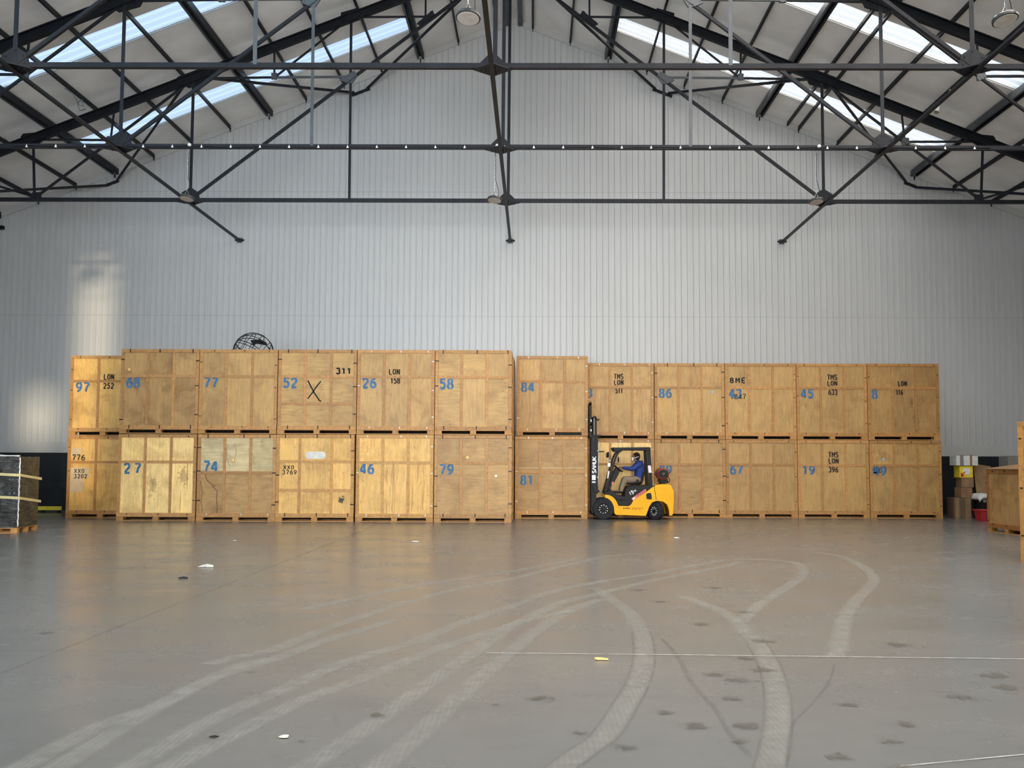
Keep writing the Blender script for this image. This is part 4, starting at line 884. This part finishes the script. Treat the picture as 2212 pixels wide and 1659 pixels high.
# ------------------------------------------------------------------ driver
dr = MB()
def D(a, b, y): x_, z_ = K(a + 20, b); return (x_, y, z_)
person = empty('person', (FX, FY, 0), 'person in a blue jacket, khaki trousers and white face mask driving the forklift', 'person')
yc = .55; body = MB()
body.blob([D(765,1060,yc), D(770,980,yc), D(768,900,yc)], [.095, .10, .105], (1, 1.55, 1))
body.blob([D(760,880,yc), D(748,848,yc)], [.055, .05])
body.blob([D(738,800,yc), D(736,820,yc)], [.094, .084], (1.05, .85, 1.12))
body.blob([D(700,812,yc), D(694,820,yc)], [.014, .012]); body.blob([D(700,838,yc), D(715,842,yc)], [.026, .03])
for s in (-1, 1): body.ball(D(748,815,yc + s*.075), .016, .01, .03); body.ball(D(702,800,yc + s*.03), .012)
for s in (-1, 1):
    body.blob([D(772,885,yc + s*.17), D(690,950,yc + s*.20), D(600,938,yc + s*.15), D(572,932,yc + s*.145)], [.055, .043, .032, .024])
    hx, hy, hz = D(556, 928, yc + s*.145)
    body.blob([(hx + .03, hy, hz), (hx - .02, hy, hz - .005)], [.026, .028], (1, 1.1, .65))
    for k, (dy, L) in enumerate(((-.030, .060), (-.011, .070), (.010, .066), (.029, .052))):
        p0 = (hx - .035, hy + dy, hz); p1 = (hx - .035 - L*.45, hy + dy, hz - .012); p2 = (hx - .035 - L*.62, hy + dy, hz - .036); p3 = (hx - .035 - L*.35, hy + dy, hz - .052)
        body.blob([p0, p1, p2, p3], [.0098, .0092, .0088, .0078])
    body.blob([(hx + .01, hy - s*.026, hz - .008), (hx - .02, hy - s*.042, hz - .028), (hx - .045, hy - s*.036, hz - .044)], [.012, .0105, .009])
    body.blob([D(760,1075,yc + s*.09), D(610,1078,yc + s*.13), D(560,1185,yc + s*.14), D(555,1215,yc + s*.14)], [.078, .055, .042, .038])
    body.blob([D(550,1222,yc + s*.14), D(480,1222,yc + s*.15)], [.036, .03], (1, 1, .8))
M['skin'] = simple('skin', (.20, .10, .065), .55, 0, .06); M['jacket'] = simple('blue_jacket', (.012, .035, .19), .75, 0, .3, 6, .3); M['khaki'] = simple('khaki_cloth', (.22, .165, .105), .85, 0, .18, 5, .3)
M['shoe'] = simple('black_shoe', (.015, .015, .015), .6); M['hair'] = simple('dark_hair', (.018, .012, .009), .8, 0, .3, 30, .4); M['mask'] = simple('white_mask', (.75, .75, .76), .7)
body.build('body', M['skin'], person, remesh=.0065)
j = MB(); j.blob([D(775,1055,yc), D(782,980,yc), D(776,905,yc)], [.135, .15, .14], (1.05, 1.42, 1)); j.blob([D(770,880,yc), D(765,862,yc)], [.085, .07], (1, 1.1, .8))
j.blob([D(805,880,yc), D(815,860,yc)], [.05, .035], (1, 1.6, 1))
for s in (-1, 1): j.blob([D(778,890,yc + s*.17), D(695,950,yc + s*.205), D(610,940,yc + s*.155), D(590,936,yc + s*.15)], [.088, .070, .052, .046])
j.build('jacket', M['jacket'], person, remesh=.013)
j = MB(); j.blob([D(790,1075,yc), D(750,1078,yc)], [.11, .11], (1, 1.5, .9))
for s in (-1, 1): j.blob([D(765,1078,yc + s*.09), D(605,1080,yc + s*.13), D(565,1170,yc + s*.14), D(558,1205,yc + s*.14)], [.112, .092, .070, .062])
j.build('trousers', M['khaki'], person, remesh=.013)
for s in (-1, 1):
    j = MB(); j.blob([D(558,1228,yc + s*.14), D(520,1230,yc + s*.145), D(472,1228,yc + s*.15)], [.044, .046, .036], (1, 1, .85)); j.build('shoe', M['shoe'], person, remesh=.01)
j = MB(); j.blob([D(748,792,yc), D(750,812,yc)], [.100, .09], (1.08, .93, 1.08)); o = j.build('hair', M['hair'], person, remesh=.012)
j = MB(); j.blob([D(704,825,yc), D(700,840,yc)], [.045, .035], (1, 1.25, 1.1)); j.build('face_mask', M['mask'], person, remesh=.009)
MB().tube([Vector(D(710,822,yc - .06)), Vector(D(735,812,yc - .095)), Vector(D(765,804,yc - .085)), Vector(D(785,803,yc - .02)), Vector(D(785,803,yc + .02)), Vector(D(765,804,yc + .085)), Vector(D(735,812,yc + .095)), Vector(D(710,822,yc + .06))], .009, 6).build('mask_strap', M['mask'], person)

# ------------------------------------------------------------------ clutter at the right wall
def carton(label, x0, x1, y0, y1, z0, z1, mat, rz=0, tape=None, name='cardboard_box', extra=None, lean=0):
    t = empty(name, ((x0+x1)/2, (y0+y1)/2, z0), label, 'box', None, rz); t.rotation_euler.y = lean
    a, b, h = (x1-x0)/2, (y1-y0)/2, z1-z0
    MB().box(-a, a, -b, b, 0, h).build('carton_body', M[mat], t, bevel=.008)
    MB().box(-a-.002, a+.002, -b-.002, -b+.01, h-.006, h+.004).box(-a, a, -.004, .004, h-.001, h+.006).build('flap_edge', M['dark_card'], t)
    if tape: 
        for (p, q, mt) in tape: MB().box(p, q, -b-.003, -b, 0, h).build('tape', M[mt], t)
    return t
carton('torn brown carton at floor level, bottom of the heap by the right wall', 13.46, 13.99, 30.2, 30.7, 0, .62, 'dark_card', tape=[(-.22, -.10, 'cardboard'), (.08, .24, 'cardboard')])
carton('small printed carton, second from the bottom of the heap', 13.68, 14.02, 30.2, 30.65, .626, .93, 'cardboard', .05)
carton('small printed carton under the yellow box in the heap', 13.72, 14.08, 30.2, 30.65, .936, 1.22, 'cardboard', -.03)
t = carton('yellow, red and white printed box near the top of the heap', 13.66, 14.06, 30.2, 30.62, 1.227, 1.585, 'bright_yellow', 0, name='printed_box')
MB().box(-.10, .10, -.216, -.212, .10, .28).build('white_panel', M['label'], t); MB().prism([(-.17, .16), (-.06, .04), (-.17, .02)], -.216, -.212).prism([(-.16, .10), (-.02, .20), (-.03, .16), (-.14, .05)], -.217, -.213).build('red_mark', M['red'], t)
t = carton('cream box bound with brown tape on top of the heap', 13.55, 14.20, 30.15, 30.65, 1.592, 1.90, 'cloth', 0, [(-.22, -.11, 'greyplastic'), (.08, .15, 'cardboard')], name='taped_box')
m = MB(); m.add([(14.16, 30.2, .755), (14.62, 30.2, .755), (14.76, 30.55, 1.57), (14.22, 30.55, 1.65), (14.16, 30.23, .755), (14.62, 30.23, .755), (14.76, 30.58, 1.57), (14.22, 30.58, 1.65)], [(0,1,2,3),(4,7,6,5),(0,4,5,1),(1,5,6,2),(2,6,7,3),(3,7,4,0)])
o = m.build('cardboard_sheet', M['cardboard']); tag(o, 'large folded sheet of brown cardboard leaning behind the white cloth', 'cardboard')
MB().tube([(14.46, 30.28, 1.08), (14.52, 30.29, 1.07), (14.56, 30.3, 1.02)], .012).ball((14.6, 30.3, 1.0), .045, .01, .05).build('ink_mark', M['black'], o)
t = empty('covered_bin', (14.38, 30.0, 0), 'black plastic bin with a white cloth draped on top, near the red tub', 'bin')
MB().box(-.30, .42, -.3, .3, 0, .70).build('bin_body', M['black'], t, bevel=.03)
MB().box(.02, .14, -.306, -.30, .1, .68).build('grey_strip', M['greyplastic'], t)
MB().cyl((-.22, -.31, .55), (-.22, -.30, .55), .05, n=14).build('round_badge', M['greyplastic'], t)
m = MB(); random.seed(5); nx, ny = 14, 8; v = []
for i in range(nx):
    for jx in range(ny):
        a = -.38 + .86*i/(nx-1); b = -.34 + .64*jx/(ny-1); dz = .72 + .02*math.sin(i*1.3) * math.sin(jx*1.1) + random.uniform(0, .014); e = max(0, -a - .28) + max(0, -b - .28)
        v.append((a, b, dz - e*1.2 + .03))
f = [(i*ny+jx, (i+1)*ny+jx, (i+1)*ny+jx+1, i*ny+jx+1) for i in range(nx-1) for jx in range(ny-1)]
m.add(v + [(a, b, c - .07) for a, b, c in v], f + [tuple(k + nx*ny for k in q)[::-1] for q in f] + [(jx, jx+1, nx*ny+jx+1, nx*ny+jx) for jx in range(ny-1)] + [(i*ny, (i+1)*ny, nx*ny+(i+1)*ny, nx*ny+i*ny) for i in range(nx-1)])
o = m.build('white_cloth', M['cloth'], smooth=True); o.location = (14.38, 30.0, 0); tag(o, 'crumpled white cloth draped over the black bin', 'cloth')
t = empty('plastic_tub', (13.86, 28.95, 0), 'red plastic tub with a dark blue label on the floor', 'tub')
m = MB(); m.add([(-.22,-.18,0),(.22,-.18,0),(.22,.18,0),(-.22,.18,0),(-.27,-.22,.30),(.27,-.22,.30),(.27,.22,.30),(-.27,.22,.30)], [(0,3,2,1),(4,5,6,7),(0,1,5,4),(1,2,6,5),(2,3,7,6),(3,0,4,7)]); m.build('tub_body', M['red'], t, bevel=.01)
MB().box(-.29, .29, -.24, .24, .29, .33).build('tub_rim', M['red'], t, bevel=.008); MB().add([(-.09,-.191,.05),(.06,-.191,.05),(.06,-.212,.23),(-.09,-.212,.23)], [(0,1,2,3)]).build('tub_label', M['blue'], t, 'dark blue label')
t = carton('grey box standing high beyond the low crate at the right', 15.12, 15.9, 30.2, 30.8, 1.457, 1.88, 'greyplastic', name='grey_box')
carton('tall brown carton under the grey box beyond the low crate', 15.0, 15.9, 30.1, 30.9, 0, 1.45, 'dark_card')

# ------------------------------------------------------------------ wrapped load at the left
WX, WY, WR = -10.72, 22.30, math.radians(6.5)
t = empty('wooden_pallet', (WX, WY, 0), 'small wooden pallet under the black wrapped load at the left', 'pallet', rz=WR)
col = lin(186, 138, 86)
for y in (0, .53, 1.06): MB().box(-1.2, 0, y, y + .12, 0, .022).build('bottom_board', M['pine'], t, color=col)
for y in (0, .53, 1.06):
    for x in (-1.2, -.67, -.14): MB().box(x, x + .14, y, y + .12, .022, .1).build('block', M['pine'], t, color=col)
for i in range(6): MB().box(-1.2, 0, i*.2, i*.2 + .17, .1, .122).build('deck_board', M['pine'], t, color=col)
t = empty('wrapped_load', (WX, WY, .122), 'tall pallet load wrapped in shiny black plastic film with yellow straps', 'wrapped load', rz=WR)
def wrapmat():
    q = NT('black_stretch_film'); nz = q.noise(q.coord(scale=(1.4, 1.4, 5)), 2.4, 5, .6, 1.2)
    q.l(q.ramp(nz, [(.35, (.012, .011, .009)), (.7, (.05, .042, .030))]), q.b.inputs['Base Color']); q.b.inputs['Roughness'].default_value = .24; q.bump(nz, .55, .05); return q.m
M['wrap'] = wrapmat()
m = MB(); random.seed(7); nz_, na = 14, 28; ring = []
def rr(u, z):
    e = .02 + .015 * math.sin(z * 9 + u * 30)
    s = u * 4; k = int(s) % 4; fr_ = s - int(s); a0, b0 = -1.22, 1.18
    c = [(0, 0), (0, b0), (a0, b0), (a0, 0)]; p, q = c[k], c[(k+1) % 4]
    x, y = p[0]+(q[0]-p[0])*fr_, p[1]+(q[1]-p[1])*fr_
    bul = math.sin(fr_*PI) * e
    return (x + (bul if k == 0 else -bul if k == 2 else 0), y + (bul if k == 1 else -bul if k == 3 else 0))
H_ = 1.58
for k in range(nz_ + 1):
    z = H_ * k / nz_
    for i in range(na): x, y = rr(i/na, z); m.v.append((x, y, z + (random.uniform(-.02, .03) if k == nz_ else 0)))
for k in range(nz_):
    for i in range(na): m.f.append((k*na+i, k*na+(i+1) % na, (k+1)*na+(i+1) % na, (k+1)*na+i))
m.f += [tuple(range(na))[::-1], tuple(range(nz_*na, (nz_+1)*na))]
m.build('film_wrap', M['wrap'], t, smooth=False)
for z, dz in ((1.17, .10), (.66, .12)):
    m = MB(); pts = [(-1.26, -.045), (.045, -.045), (.045, 1.22)]; zs = [z + dz*.6, z, z - dz]
    for i in range(2):
        a, b = pts[i], pts[i+1]; v = [(a[0], a[1], zs[i] - .03), (b[0], b[1], zs[i+1] - .03), (b[0], b[1], zs[i+1] + .03), (a[0], a[1], zs[i] + .03)]
        n = Vector((b[1]-a[1], a[0]-b[0], 0)).normalized() * .004; m.add(v + [tuple(Vector(q) + n) for q in v], [(0,1,2,3),(4,7,6,5),(0,4,5,1),(1,5,6,2),(2,6,7,3),(3,7,4,0)])
    m.build('strap', M['tape'], t, 'yellow strap')
m = MB(); m.tube([(.014 + .006*math.sin(i*2.3), -.014, .02 + 1.54*i/24) for i in range(25)], .016, 6, rs=[.010 + .008*abs(math.sin(i*1.9)) for i in range(25)])
M['film'] = simple('pale_film_and_glint', (.75, .74, .68), .2)
m.build('painted_edge_glint', M['film'], t, 'painted sun glint on the film along the front corner')  # pale ridge puts the sun glint on the wrap into its colour
MB().tube([(-1.2, .02, 1.60), (-.7, .0, 1.63), (-.3, .02, 1.60), (0, 0, 1.6)], .018, 5).build('film_tail', M['film'], t)
# yellow barrier behind it
t = empty('floor_barrier', (-14.6, 31.2, 0), 'low yellow steel barrier on the floor by the black dado, left of the crates', 'barrier')
MB().box(-.9, .62, 0, .09, .08, .20).build('rail', M['ybar'] if 'ybar' in M else M['bright_yellow'], t, bevel=.006)
for x in (-.75, .0, .5): MB().box(x, x + .08, 0, .09, 0, .08).build('foot', M['black'], t)
